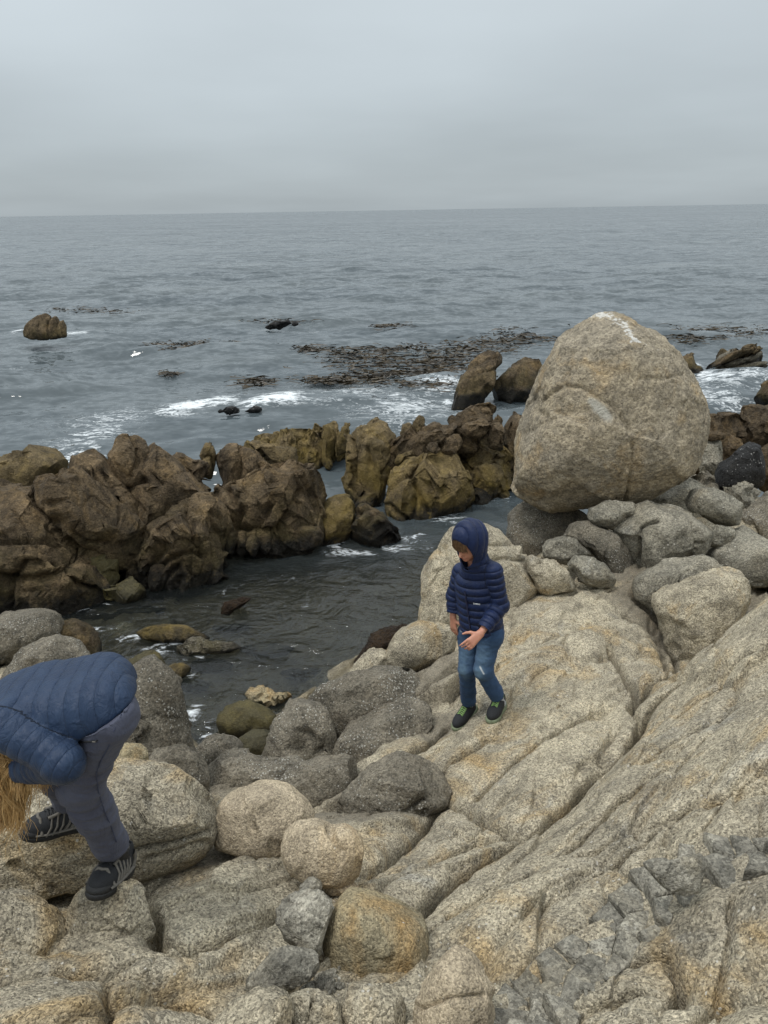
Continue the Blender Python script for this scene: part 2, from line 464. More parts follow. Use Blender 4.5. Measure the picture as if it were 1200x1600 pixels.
# ------------------------------------------------------------------ bedrock (one sheet running from the ledge down under the pool)
CTRL_PX = [
    (0,1600,2.02),(150,1600,2.03),(300,1600,2.03),(450,1600,1.95),(600,1600,1.88),(750,1600,1.9),(900,1600,2.08),(1050,1600,2.2),(1200,1600,2.32),
    (0,1500,1.85),(250,1500,1.84),(400,1500,1.78),(590,1540,1.74),(700,1500,1.80),(800,1500,1.9),(900,1500,1.98),(1050,1500,2.12),(1200,1480,2.26),
    (50,1440,1.62),(150,1440,1.72),(300,1420,1.72),(480,1420,1.62),(640,1420,1.60),(800,1400,1.74),(1000,1400,1.97),(1200,1330,2.2),
    (60,1380,1.28),(330,1340,1.5),(420,1360,1.54),(560,1330,1.36),(700,1310,1.34),(760,1330,1.48),(880,1240,1.42),(1000,1250,1.72),(1200,1180,2.07),
    (120,1310,1.05),(250,1280,0.95),(1000,1120,1.3),(1100,1120,1.62),(1200,1050,1.98),(1110,1010,1.62),(1200,930,1.92),
    (750,1130,1.0),(640,1150,.78),(560,1190,.68),(700,1230,1.06),(850,1150,1.17),(940,1120,1.2),(900,1000,1.08),(800,1000,.86),(700,1010,.62),
    (620,1060,.48),(560,1060,.2),(540,1110,.38),(480,1150,.2),(430,1190,.2),(990,940,1.13),(985,1040,1.22),(880,920,.86),(780,930,.7),
    (1000,890,1.05),(1100,890,1.08),(1180,880,1.1),(1180,800,0.95),(900,860,.84),(830,860,.64),(1080,930,.98),(1100,975,.98),(1165,925,1.0),
    (330,1220,.66),(420,1210,.38),(500,1240,.62),(300,1180,.2),(560,1275,.98),(640,1290,1.2),
    (300,1080,-.22),(450,1050,-.25),(550,990,-.5),(400,930,-.6),(640,900,-.7),(740,840,-.7),(250,1000,-.1),(120,960,-.15),(60,1010,.08),(20,1060,.3),
    (180,1130,.2),(100,1150,.5),
]
CTRL_W = [(0,0,2.5),(-2,0,2.35),(2,0,2.7),(0,-4,2.6),(-5,-3,2.2),(5,-3,2.9),(4.2,2,2.7),(6,4.4,2.2),(4,4.2,2.15),(3.4,5.5,1.12),(2.7,5.2,1.08),(5,6,1.1),
          (-3.5,1.5,1.7),(-4,3.2,.8),(-5,5,.1),(-7,6.5,-.5),(4.2,7.5,.95),(4.5,10,.3),(6.5,9,.6),(1.5,8.5,.2),(2.6,8.2,.6),(0,11,-1.2),(-4,12,-1.4),(4,14,-1.5),(-8,14,-2.2),(8,14,-1.6),
          (0,17,-2.5),(9,0,2.8),(-9,0,1.2),(9,-5,3),(-9,-5,2)]
_cw = np.array([[*at_z(a, b, c)[:2], c] for a, b, c in CTRL_PX] + CTRL_W)
def _tps(r2):
    return 0.5 * r2 * np.log(r2 + 1e-9)
_N = len(_cw)
_A = np.zeros((_N + 3, _N + 3))
_d2 = ((_cw[:, None, :2] - _cw[None, :, :2]) ** 2).sum(-1)
_A[:_N, :_N] = _tps(_d2) + 0.03 * np.eye(_N)
_A[:_N, _N:] = np.c_[np.ones(_N), _cw[:, :2]]
_A[_N:, :_N] = _A[:_N, _N:].T
_wts = np.linalg.solve(_A, np.r_[_cw[:, 2], 0, 0, 0])
def T0(xy):
    xy = np.atleast_2d(xy)
    out = np.empty(len(xy))
    for s in range(0, len(xy), 60000):
        q = xy[s:s + 60000]
        d2 = ((q[:, None, :] - _cw[None, :, :2]) ** 2).sum(-1)
        out[s:s + 60000] = _tps(d2) @ _wts[:_N] + _wts[_N] + q @ _wts[_N + 1:]
    return out
def hit(px, py, floor=-9.0):
    """where the sight line through a photo pixel first meets the bedrock (or the water at z=floor)"""
    d = ray(px, py)
    t = np.linspace(0.6, 18, 700)
    P = CAM[None] + t[:, None] * d[None]
    h = np.maximum(T0(P[:, :2]), floor)
    k = np.argmax(P[:, 2] < h)
    if P[k, 2] >= h[k]:
        return at_z(px, py, floor if floor > -5 else 0.0)
    a = (P[k - 1, 2] - h[k - 1]) / ((P[k - 1, 2] - h[k - 1]) - (P[k, 2] - h[k]) + 1e-9)
    return P[k - 1] + a * (P[k] - P[k - 1])

# joints in the granite, traced: points, groove depth, groove width, shoulder drop, shoulder width
J = [
    ([(600,1440),(640,1415),(720,1353),(795,1300),(837,1265),(880,1228),(933,1185),(992,1143),(1013,1090),(1074,1020),(1107,992),(1149,950),(1200,913),(1260,870)], .10, .022, .10, .13),
    ([(704,1420),(800,1377),(859,1335),(928,1287),(976,1239),(1040,1201)], .035, .014, .035, .09),
    ([(571,1335),(613,1308),(661,1265),(690,1230)], .05, .02, .09, .10),
    ([(688,1228),(736,1244),(795,1271),(830,1270)], .035, .016, .05, .08),
    ([(540,1215),(597,1201),(656,1150),(700,1105)], .06, .02, .06, .09),
    ([(640,1230),(683,1212),(715,1180),(773,1143)], .03, .013, .035, .07),
    ([(747,1223),(811,1175),(875,1132),(930,1095)], .03, .014, .04, .08),
    ([(585,1120),(640,1095),(705,1057),(770,1020)], .03, .012, .03, .08),
    ([(600,1055),(640,1029),(710,992),(740,975)], .03, .012, .04, .08),
    ([(760,1030),(799,1011),(850,990),(892,969),(962,945)], .035, .016, .04, .10),
    ([(957,973),(975,1010),(995,1039),(1004,1048),(1035,1015),(1060,985),(1040,955),(1020,938),(985,925)], .06, .02, .06, .08),
    ([(794,948),(841,919),(880,905),(930,905)], .05, .02, .05, .08),
    ([(1010,1100),(990,1070),(1003,1048)], .04, .02, .04, .06),
    ([(1000,900),(1040,915),(1100,900),(1170,905),(1200,890)], .06, .03, .06, .09),
    ([(1030,935),(1060,960),(1085,990)], .05, .02, .05, .06),
    ([(760,1500),(800,1440),(860,1395),(940,1330),(990,1345),(1050,1290),(1120,1240),(1210,1200)], .012, .02, .02, .10),
    ([(210,1375),(228,1420),(240,1460),(290,1480),(330,1470)], .04, .02, .05, .06),
    ([(330,1470),(380,1450),(420,1415),(450,1400)], .03, .015, .04, .06),
    ([(0,1525),(60,1510),(160,1520),(230,1500),(300,1490)], .035, .02, .04, .06),
    ([(165,1640),(163,1560),(168,1535)], .03, .012, .03, .04),
    ([(170,1535),(240,1540),(310,1555),(360,1575)], .02, .016, .03, .06),
    ([(330,1620),(380,1560),(450,1520),(500,1500)], .03, .02, .03, .06),
    ([(640,1330),(610,1360),(590,1390)], .02, .02, .03, .05),
    ([(900,1330),(960,1300),(1040,1270),(1120,1240),(1210,1215)], .016, .012, .02, .07),
    ([(1010,1190),(1080,1150),(1150,1100),(1210,1060)], .028, .014, .035, .08),
    ([(1060,1120),(1120,1060),(1210,1000)], .024, .013, .03, .08),
    ([(820,1420),(900,1370),(990,1310),(1080,1250)], .018, .012, .022, .07),
    ([(1000,1470),(1050,1460),(1078,1500),(1062,1545)], .03, .014, .03, .05),
    ([(1080,1600),(1130,1530),(1210,1470)], .02, .012, .022, .05),
    ([(880,1600),(940,1550),(1000,1520),(1060,1545)], .02, .014, .03, .05),
    ([(1120,1600),(1135,1540),(1140,1480),(1150,1420),(1150,1380)], .012, .008, .012, .04),
]
Jw = []
for pts, dep, w, sh, sw in J:
    Q = np.array([hit(*p)[:2] for p in pts])
    # wobble the joint a little so that it is not a ruled line
    QQ = [Q[0]]
    rr = np.random.RandomState(len(Jw) + 3)
    for a, b in zip(Q[:-1], Q[1:]):
        n = max(2, int(np.linalg.norm(b - a) / 0.07))
        for k in range(1, n + 1):
            p = a + (b - a) * k / n
            QQ.append(p + (rr.normal(size=2) * 0.009 if k < n else 0))
    Jw.append((np.array(QQ), dep, w, sh, sw))
# the fractured grey dike: a trench across the right ledge
DIKE = np.array([hit(*p)[:2] for p in [(800,1620),(850,1530),(920,1470),(985,1420),(1030,1370),(1090,1345),(1200,1315),(1300,1270)]])
STEP = np.array([hit(*p)[:2] for p in [(985,1150),(1013,1095),(1074,1022),(1107,993),(1149,951),(1200,914),(1290,850)]])
def seg_dist(xy, poly):
    best = np.full(len(xy), 1e9)
    lo, hi = poly.min(0) - 0.8, poly.max(0) + 0.8
    m = ((xy > lo) & (xy < hi)).all(1)
    q = xy[m]; bb = np.full(len(q), 1e9)
    for a, b in zip(poly[:-1], poly[1:]):
        ab = b - a
        t = np.clip(((q - a) @ ab) / (ab @ ab + 1e-12), 0, 1)
        d = np.sqrt(((q - a - t[:, None] * ab) ** 2).sum(1))
        bb = np.minimum(bb, d)
    best[m] = bb
    return best
_dir = Jw[0][0][40] - Jw[0][0][5]; _dir = _dir / np.linalg.norm(_dir)
_nrm = np.array([-_dir[1], _dir[0]])
def terrain(xy):
    z = T0(xy)
    p3 = np.c_[xy, np.zeros(len(xy))]
    # swells along the foliation of the granite
    s = np.c_[(xy @ _dir) * 0.75, (xy @ _nrm) * 2.6, np.zeros(len(xy)) + 3.3]
    z = z + 0.045 * fbm(s, 3) + 0.03 * fbm(p3 * 2.3, 3)
    # joint blocks: long slabs along the foliation, each laid on its own plane
    for lv, (la, lb, stg, off_, gd, gw_) in enumerate(((1.3, .46, .95, .045, .07, .03), (.45, .2, .7, .014, .018, .035))):
        q = np.c_[(xy @ _dir) / la, (xy @ _nrm) / lb, np.zeros(len(xy))] + 3.7 * lv
        q[:, 0] += .25 * fbm(p3 * 1.1 + 4, 3); q[:, 1] += .30 * fbm(p3 * 1.1 + 14, 3); q[:, 2] = .5
        f1, f2, cid, ids = worley(q, full=True)
        _, inv = np.unique(ids, return_inverse=True); k = inv.max() + 1
        bc_ = lambda w: np.bincount(inv, weights=w, minlength=k)
        n_ = np.bincount(inv, minlength=k); mx_, my_, mz_ = bc_(xy[:, 0]) / n_, bc_(xy[:, 1]) / n_, bc_(z) / n_
        dx, dy, dz = xy[:, 0] - mx_[inv], xy[:, 1] - my_[inv], z - mz_[inv]
        sxx, syy, sxy, sxz, syz = bc_(dx * dx) + 1e-6, bc_(dy * dy) + 1e-6, bc_(dx * dy), bc_(dx * dz), bc_(dy * dz)
        det = sxx * syy - sxy ** 2 + 1e-12
        a_, b_ = (sxz * syy - syz * sxy) / det, (syz * sxx - sxz * sxy) / det
        rv = np.random.RandomState(5 + lv); tl = rv.normal(size=(2, k)) * .085
        pl = mz_[inv] + (a_ + tl[0])[inv] * dx + (b_ + tl[1])[inv] * dy + ((rv.rand(k) - .5) * 2 * off_)[inv]
        e = f2 - f1
        kk = stg * (n_ > 60)[inv] * (xy[:, 1] < 8)
        gm = np.clip(.55 + 1.2 * fbm(p3 * .9 + 40 + lv, 2), .1, 1)
        z = z + kk * np.clip(e / .035, 0, 1) * (pl - z) - (gd * gm * np.exp(-(e / gw_) ** 1.2) + .3 * gd * np.exp(-e / .10)) * (xy[:, 1] < 8)
    st = np.c_[(xy @ _dir) * 2.0, (xy @ _nrm) * 11.0, np.zeros(len(xy))]
    z = z + 0.012 * fbm(st, 3)
    z = z + 0.011 * fbm(p3 * 9.0, 3) + 0.0065 * fbm(p3 * 30.0, 3, 0.6) + 0.0035 * np.abs(fbm(p3 * 75.0, 2))
    # weathered pits
    f1, f2, cid = worley(np.c_[xy * 5.0, np.zeros(len(xy))])
    z = z - 0.014 * np.exp(-(f1 / 0.3) ** 2) * (cid > 0.6)
    wob = 1 + 0.5 * fbm(p3 * 4 + 5, 2)
    for Q, dep, w, sh, sw in Jw:
        dep, sh, sw = dep * 2.6, sh * 1.3, sw * .8
        d = seg_dist(xy, Q)
        near = d < 0.9
        dd = d[near]
        wv = np.clip(wob[near], 0.35, 2)
        z[near] -= dep * wv * np.exp(-(dd / (w * wv)) ** 2) + sh * np.exp(-dd / sw)
    # the far side of the long joint drops into a trough towards the right
    Qs = STEP; seg = Qs[1:] - Qs[:-1]; cumq = np.r_[0, np.cumsum(np.linalg.norm(seg, axis=1))]
    m_ = (xy[:, 1] > Qs[:, 1].min() - .5) & (xy[:, 1] < 7.5) & (xy[:, 0] > Qs[0, 0] - 1.2)
    q = xy[m_]; bd = np.full(len(q), 9.0); sg = np.zeros(len(q)); al = np.zeros(len(q))
    for k in range(len(seg)):
        L2 = seg[k] @ seg[k]; t = np.clip(((q - Qs[k]) @ seg[k]) / L2, 0, 1)
        dv_ = q - Qs[k] - t[:, None] * seg[k]; d_ = np.linalg.norm(dv_, axis=1)
        nw = d_ < bd
        bd = np.where(nw, d_, bd); sg = np.where(nw, seg[k][0] * dv_[:, 1] - seg[k][1] * dv_[:, 0], sg); al = np.where(nw, (cumq[k] + t * math.sqrt(L2)) / cumq[-1], al)
    sd_ = np.where(sg > 0, bd, 0.0)
    z[m_] -= .50 * np.clip(al * 1.8, 0, 1) * np.clip(sd_ / .22, 0, 1) ** .7 * np.exp(-np.maximum(sd_ - .3, 0) / .55)
    for fam, (ax_, bx_, sp_, dp_) in enumerate(((_dir, _nrm, .34, .03), (_nrm * .9 + _dir * .4, _dir, .6, .02))):
        c = (xy @ bx_) / sp_ + .35 * fbm(p3 * 1.3 + 31 * fam, 3)
        k_ = np.floor(c); fr_ = c - k_
        off = .3 + .4 * _hid[(k_.astype(int) * 37 + 11 * fam) & 4095]
        dd = np.abs(fr_ - off) * sp_
        msk = np.clip(fbm(np.c_[(xy @ _dir) * .9, k_ * 3.1, np.zeros(len(xy))] + 5, 2) * 3 - .1, 0, 1)
        z = z - msk * dp_ * (np.exp(-(dd / .009) ** 2) + .8 * np.exp(-dd / .05))
    d = seg_dist(xy, DIKE)
    near = d < 0.6
    z[near] -= 0.045 / (1 + np.exp((d[near] - 0.13) / 0.02))
    return z
def polar_grid(r, a, x0=0.0, y0=0.0):
    rr, aa = np.meshgrid(r, a, indexing='ij')
    xy = np.stack([x0 + rr * np.sin(aa), y0 + rr * np.cos(aa)], -1).reshape(-1, 2)
    n, m = len(r), len(a)
    i = np.arange((n - 1) * m).reshape(n - 1, m)[:, :-1].ravel()
    f = np.stack([i, i + 1, i + m + 1, i + m], 1)
    return xy, f
ang = np.r_[np.linspace(-100, -32, 36)[:-1], np.linspace(-32, 32, 540), np.linspace(32, 100, 36)[1:]] * math.pi / 180
rad = np.r_[np.geomspace(0.05, 1.0, 14)[:-1], np.geomspace(1.0, 7.6, 530), np.geomspace(7.6, 18, 40)[1:]]
xy, f = polar_grid(rad, ang)
z = terrain(xy)
ZG = z.reshape(len(rad), len(ang)); RG, AG = rad, ang
def height_at(x, y):
    r_, a_ = math.hypot(x, y), math.atan2(x, y)
    i = int(np.clip(np.searchsorted(RG, r_) - 1, 0, len(RG) - 2)); j = int(np.clip(np.searchsorted(AG, a_) - 1, 0, len(AG) - 2))
    u = np.clip((r_ - RG[i]) / (RG[i + 1] - RG[i]), 0, 1); w = np.clip((a_ - AG[j]) / (AG[j + 1] - AG[j]), 0, 1)
    return (ZG[i, j] * (1 - u) + ZG[i + 1, j] * u) * (1 - w) + (ZG[i, j + 1] * (1 - u) + ZG[i + 1, j + 1] * u) * w
def hit2(px, py):
    d = ray(px, py); last = None
    for t in np.linspace(1, 14, 1300):
        p = CAM + t * d
        if p[2] < height_at(p[0], p[1]): return p
    return hit(px, py)
me = mesh_from('bedrock', np.c_[xy, z], f)
gr = np.zeros(len(xy))
for gx, gy, rad_ in [(560,1130,.55),(450,1200,.6),(330,1210,.5),(600,1235,.38),(650,1065,.35),(250,1190,.5),(690,1110,.2),(960,870,.4),(1120,880,.5),(720,930,.5),(540,1270,.28),(340,1330,.14),(1085,945,.45),(1150,930,.4),(1010,905,.3)]:
    c_ = hit(gx, gy)[:2]
    gr = np.maximum(gr, np.exp(-(((xy - c_) ** 2).sum(1) / rad_ ** 2)))
add_attr(me, 'tide', np.clip(gr * 1.3, 0, 1))
add_obj('bedrock', me, MAT['slab'], kind='structure', label='pale speckled granite bedrock sloping down from the foreground to the tide pool', cat='bedrock')

# ------------------------------------------------------------------ sea
m = NT('sea_water')
P = m.pos()
foam = m.attr('foam'); shal = m.attr('shallow')
sx = m.mapping(P, (0.55, 1.0, 1.0), (0, 0, 0.15))
h = m.math('ADD', m.math('MULTIPLY', m.noise(sx, 0.55, 5, 0.58, 0.3), 1.5), m.math('MULTIPLY', m.noise(sx, 2.1, 5, 0.6, 0.5), 0.72))
h = m.math('ADD', h, m.math('MULTIPLY', m.noise(m.mapping(P, (0.6, 1, 1), (0, 0, -0.3)), 7.0, 4, 0.6, 0.4), 0.2))
# long swell lines that stay readable far out
h = m.math('ADD', h, m.math('MULTIPLY', m.noise(m.mapping(P, (0.25, 1.0, 1.0), (0, 0, -0.1)), 0.13, 3, 0.55), 3.6))
h = m.math('ADD', h, m.math('MULTIPLY', m.noise(m.mapping(P, (0.3, 1.0, 1.0), (0, 0, 0.05)), 0.03, 3, 0.55), 13.0))
pool_h = m.math('ADD', m.math('MULTIPLY', m.noise(m.mapping(P, (0.8, 1, 1), (0, 0, 0.5)), 3.2, 4, 0.55, 0.8), 0.16), m.math('MULTIPLY', m.noise(m.mapping(P, (0.7, 1, 1), (0, 0, 0.3)), 12.0, 3, 0.55, 0.5), 0.03))
nrm_p = m.bump(pool_h, 1.0, 0.5)
acc = None
for scl, amp_, mpx in ((0.035, 0.22, 0.3), (0.16, 0.34, 0.4), (0.6, 0.7, 0.5), (1.9, 1.25, 0.6), (6.0, 1.1, 0.7)):
    nc = m.noise(m.mapping(P, (mpx, 1.0, 1.0), (0, 0, 0.12)), scl, 3, 0.55, 0.3, out='Color')
    v_ = m.n('ShaderNodeVectorMath', operation='SUBTRACT'); m.set(v_.inputs[0], nc); v_.inputs[1].default_value = (0.5, 0.55, 0.5)
    w_ = m.n('ShaderNodeVectorMath', operation='MULTIPLY'); m.set(w_.inputs[0], v_.outputs[0]); w_.inputs[1].default_value = (amp_ * 0.6, amp_, 0.0)
    if acc is None: acc = w_.outputs[0]
    else:
        a_ = m.n('ShaderNodeVectorMath', operation='ADD'); m.set(a_.inputs[0], acc); m.set(a_.inputs[1], w_.outputs[0]); acc = a_.outputs[0]
gN = m.n('ShaderNodeNewGeometry')
a_ = m.n('ShaderNodeVectorMath', operation='ADD'); m.set(a_.inputs[0], gN.outputs['Normal']); m.set(a_.inputs[1], acc)
nn2 = m.n('ShaderNodeVectorMath', operation='NORMALIZE'); m.set(nn2.inputs[0], a_.outputs[0]); nrm = nn2.outputs[0]
tint = m.noise(m.mapping(P, (0.12, 0.4, 1.0)), 0.5, 4, 0.55)
col = m.mix(m.rng(tint, 0.35, 0.65), (0.058, 0.073, 0.081), (0.078, 0.093, 0.098))
w = m.bsdf(col, 0.07, nrm, 0.5, IOR=1.333)
w2 = m.bsdf((0.50, 0.55, 0.50), 0.02, nrm_p, 0.5, IOR=1.333, Transmission_Weight=1.0)
w3 = m.bsdf((0.032, 0.038, 0.038), 0.04, nrm_p, 0.5, IOR=1.333)
mp = m.n('ShaderNodeMixShader'); mp.inputs[0].default_value = 0.8; m.t.links.new(w3.outputs[0], mp.inputs[1]); m.t.links.new(w2.outputs[0], mp.inputs[2])
ms = m.n('ShaderNodeMixShader'); m.set(ms.inputs[0], shal); m.t.links.new(w.outputs[0], ms.inputs[1]); m.t.links.new(mp.outputs[0], ms.inputs[2])
fn = m.math('ADD', m.math('MULTIPLY', m.math('ABSOLUTE', m.math('SUBTRACT', m.noise(sx, 1.7, 5, 0.62, 1.6), 0.5)), 3.4), m.math('MULTIPLY', m.math('ABSOLUTE', m.math('SUBTRACT', m.noise(sx, 5.5, 4, 0.62, 1.2), 0.5)), 3.0))
fn = m.math('ADD', fn, m.math('MULTIPLY', m.noise(sx, 16.0, 4, 0.7), 0.45))
fm = m.rng(m.math('SUBTRACT', foam, fn), -0.16, 0.22, 0, 1)
fb = m.bsdf((0.74, 0.77, 0.78), 0.9, m.bump(m.noise(P, 14.0, 5, 0.7), 0.8, 0.08), 0.2)
m2 = m.n('ShaderNodeMixShader'); m.set(m2.inputs[0], fm); m.t.links.new(ms.outputs[0], m2.inputs[1]); m.t.links.new(fb.outputs[0], m2.inputs[2])
MAT['sea'] = m.done(m2)

ang = np.r_[np.linspace(-50, -30, 40)[:-1], np.linspace(-30, 30, 400), np.linspace(30, 50, 40)[1:]] * math.pi / 180
rad = np.r_[np.geomspace(3.6, 60, 400), np.geomspace(60, 26000, 70)[1:]]
xy, f = polar_grid(rad, ang)
r = np.linalg.norm(xy, axis=1)
p3 = np.c_[xy, np.zeros(len(xy))]
spacing = 0.0064 * r
rs = np.random.RandomState(11)
z = np.zeros(len(xy))
openness = np.clip((xy[:, 1] - 10.0 + 0.10 * xy[:, 0]) / 3.0, 0, 1)
for k in range(46):
    lam = 0.35 * (9.0 / 0.35) ** rs.rand()
    th = math.radians(-90 + rs.normal() * 32 + 12)      # running towards the shore
    kx, ky = math.cos(th) * 2 * math.pi / lam, math.sin(th) * 2 * math.pi / lam
    amp = 0.0072 * lam ** 0.85
    fade = np.clip((lam / spacing - 2.5) / 2.5, 0, 1)
    ph = kx * xy[:, 0] + ky * xy[:, 1] + rs.rand() * 6.28 + 1.5 * perlin(p3 * 0.12 + k)
    z += amp * fade * (np.sin(ph) + 0.28 * np.sin(2 * ph + 0.5)) * (0.10 + 0.90 * openness)
z *= 0.75 + 0.7 * fbm(p3 * 0.15, 2)
z += 0.012 * (1 - openness) * fbm(p3 * np.array([1.6, 2.2, 1]), 3)
FOAM = [  # photo x, y, radius across (px), radius up-down (px), strength
    (295,637,42,11,.9),(330,630,40,10,.75),(430,628,50,9,1.0),(460,632,35,7,.5),(390,640,30,8,.5),(130,690,60,28,.5),(170,655,70,14,.42),(110,715,45,18,.58),(60,660,60,12,.2),
    (118,522,16,3,.6),(95,527,20,3,.45),(28,519,14,3,.6),(5,570,14,4,.6),(415,514,14,3,.5),(490,510,40,3,.3),
    (560,610,60,14,.42),(640,635,90,26,.55),(690,600,45,10,.65),(560,655,50,10,.36),(510,632,40,8,.36),(620,612,20,6,.5),(700,617,10,5,.7),(600,670,60,14,.36),(790,640,40,10,.25),
    (1110,600,50,12,.62),(1165,600,50,14,.5),(1130,625,60,14,.48),(1085,572,9,4,.7),(1150,592,30,5,.5),
    (1100,525,60,6,.2),(740,560,50,6,.28),
    (270,1008,26,6,.62),(210,998,30,6,.45),(240,1020,30,7,.5),(160,985,60,6,.42),(130,952,60,5,.42),(290,1060,20,8,.42),(300,1110,14,26,.50),(325,1140,14,12,.5),(320,1028,40,4,.4),
    (525,850,18,6,.6),(600,858,50,6,.46),(645,838,30,6,.5),(560,862,60,7,.42),(700,812,40,9,.42),(770,775,40,12,.36),(470,945,90,10,.22),(330,930,60,8,.25),(660,850,60,8,.3),(430,905,60,8,.3),(260,945,70,6,.36),
]
fo = np.zeros(len(xy))
ppx = to_px(np.c_[xy, np.zeros(len(xy))])
fo += 0.07 * np.clip((xy[:, 1] - 9) / 4, 0, 1) * np.exp(-np.maximum(xy[:, 1] - 12, 0) / 9) * (0.6 + fbm(p3 * 0.3, 2))
for fx, fy, ra, rb, st in FOAM:
    c0 = at_z(fx, fy, 0.0); cx = at_z(fx + ra, fy, 0.0); cy = at_z(fx, fy - rb, 0.0)
    dx, dy = cx - c0, cy - c0
    u = ((xy - c0[:2]) @ dx[:2]) / (dx[:2] @ dx[:2]); v = ((xy - c0[:2]) @ dy[:2]) / (dy[:2] @ dy[:2])
    fo = np.maximum(fo, st * np.exp(-0.8 * (u * u + v * v)))
z += 0.05 * np.clip(fo - 0.25, 0, 1) * (xy[:, 1] > 9.5) * (1 + fbm(p3 * 2.5, 3))
sh = np.clip((11.6 - xy[:, 1] - 0.05 * xy[:, 0]) / 3.6, 0, 1); sh = sh * sh * (3 - 2 * sh)
me = mesh_from('sea', np.c_[xy, z], f)
add_attr(me, 'foam', fo); add_attr(me, 'shallow', sh)
add_obj('sea', me, MAT['sea'], kind='structure', label='grey choppy sea with foam and a dark calmer tide pool', cat='sea')
# sea bed far out, below everything
# ------------------------------------------------------------------ stones with traced outlines, real distance and depth
def outline_radius(out, ctr):
    q = np.array(out, dtype=float) - ctr
    q[:, 1] *= -1
    # resample the closed polygon densely with a light smoothing, then radius over angle
    pts = []
    n = len(q)
    for i in range(n):
        a, b = q[i], q[(i + 1) % n]
        for t in np.linspace(0, 1, 24, endpoint=False):
            pts.append(a + (b - a) * t)
    pts = np.array(pts)
    k = 12
    ker = np.hanning(2 * k + 1); ker /= ker.sum()
    pts = np.stack([np.convolve(np.r_[pts[-k:, i], pts[:, i], pts[:k, i]], ker, 'valid') for i in range(2)], 1)
    th = np.arctan2(pts[:, 1], pts[:, 0]); rr = np.linalg.norm(pts, axis=1)
    bins = np.linspace(-math.pi, math.pi, 361)
    R = np.zeros(361)
    idx = np.clip(((th + math.pi) / (2 * math.pi) * 360).round().astype(int), 0, 360)
    np.maximum.at(R, idx, rr)
    R[0] = R[360] = max(R[0], R[360])
    ok = R > 0
    R = np.interp(bins, np.r_[bins[ok] - 2 * math.pi, bins[ok], bins[ok] + 2 * math.pi], np.r_[R[ok], R[ok], R[ok]])
    return bins, R
ROCK_COUNT = [0]
def flatten_cells(V, f, Q, strength, tilt, step, groove, gw):
    """breaks a surface into joint blocks: every block face is laid on its own plane"""
    N = vnormals(V, f)
    f1, f2, cid, ids = worley(Q, full=True)
    _, inv = np.unique(ids, return_inverse=True); k = inv.max() + 1
    cnt = np.bincount(inv, minlength=k)[:, None]
    c = np.stack([np.bincount(inv, weights=V[:, i], minlength=k) for i in range(3)], 1) / cnt
    n = np.stack([np.bincount(inv, weights=N[:, i], minlength=k) for i in range(3)], 1) / cnt
    ln = np.linalg.norm(n, axis=1)
    rv = np.random.RandomState(len(V) + k); n = n / (ln[:, None] + 1e-9) + rv.normal(size=(k, 3)) * tilt; n /= np.linalg.norm(n, axis=1)[:, None]
    st = strength * np.clip((ln - 0.45) / 0.35, 0, 1) * np.clip((cnt[:, 0] - 6) / 10, 0, 1)
    off = (rv.rand(k) - 0.5) * 2 * step
    d = ((V - c[inv]) * n[inv]).sum(1)
    e = f2 - f1
    return V - n[inv] * (d * st[inv] - off[inv])[:, None] - N * (groove * np.exp(-(e / gw) ** 1.3))[:, None]
def px_dist(pp, poly):
    best = np.full(len(pp), 1e9)
    for a, b in zip(poly[:-1], poly[1:]):
        a = np.array(a, float); b = np.array(b, float); ab = b - a
        t = np.clip(((pp - a) @ ab) / (ab @ ab + 1e-9), 0, 1)
        best = np.minimum(best, np.sqrt(((pp - a - t[:, None] * ab) ** 2).sum(1)))
    return best
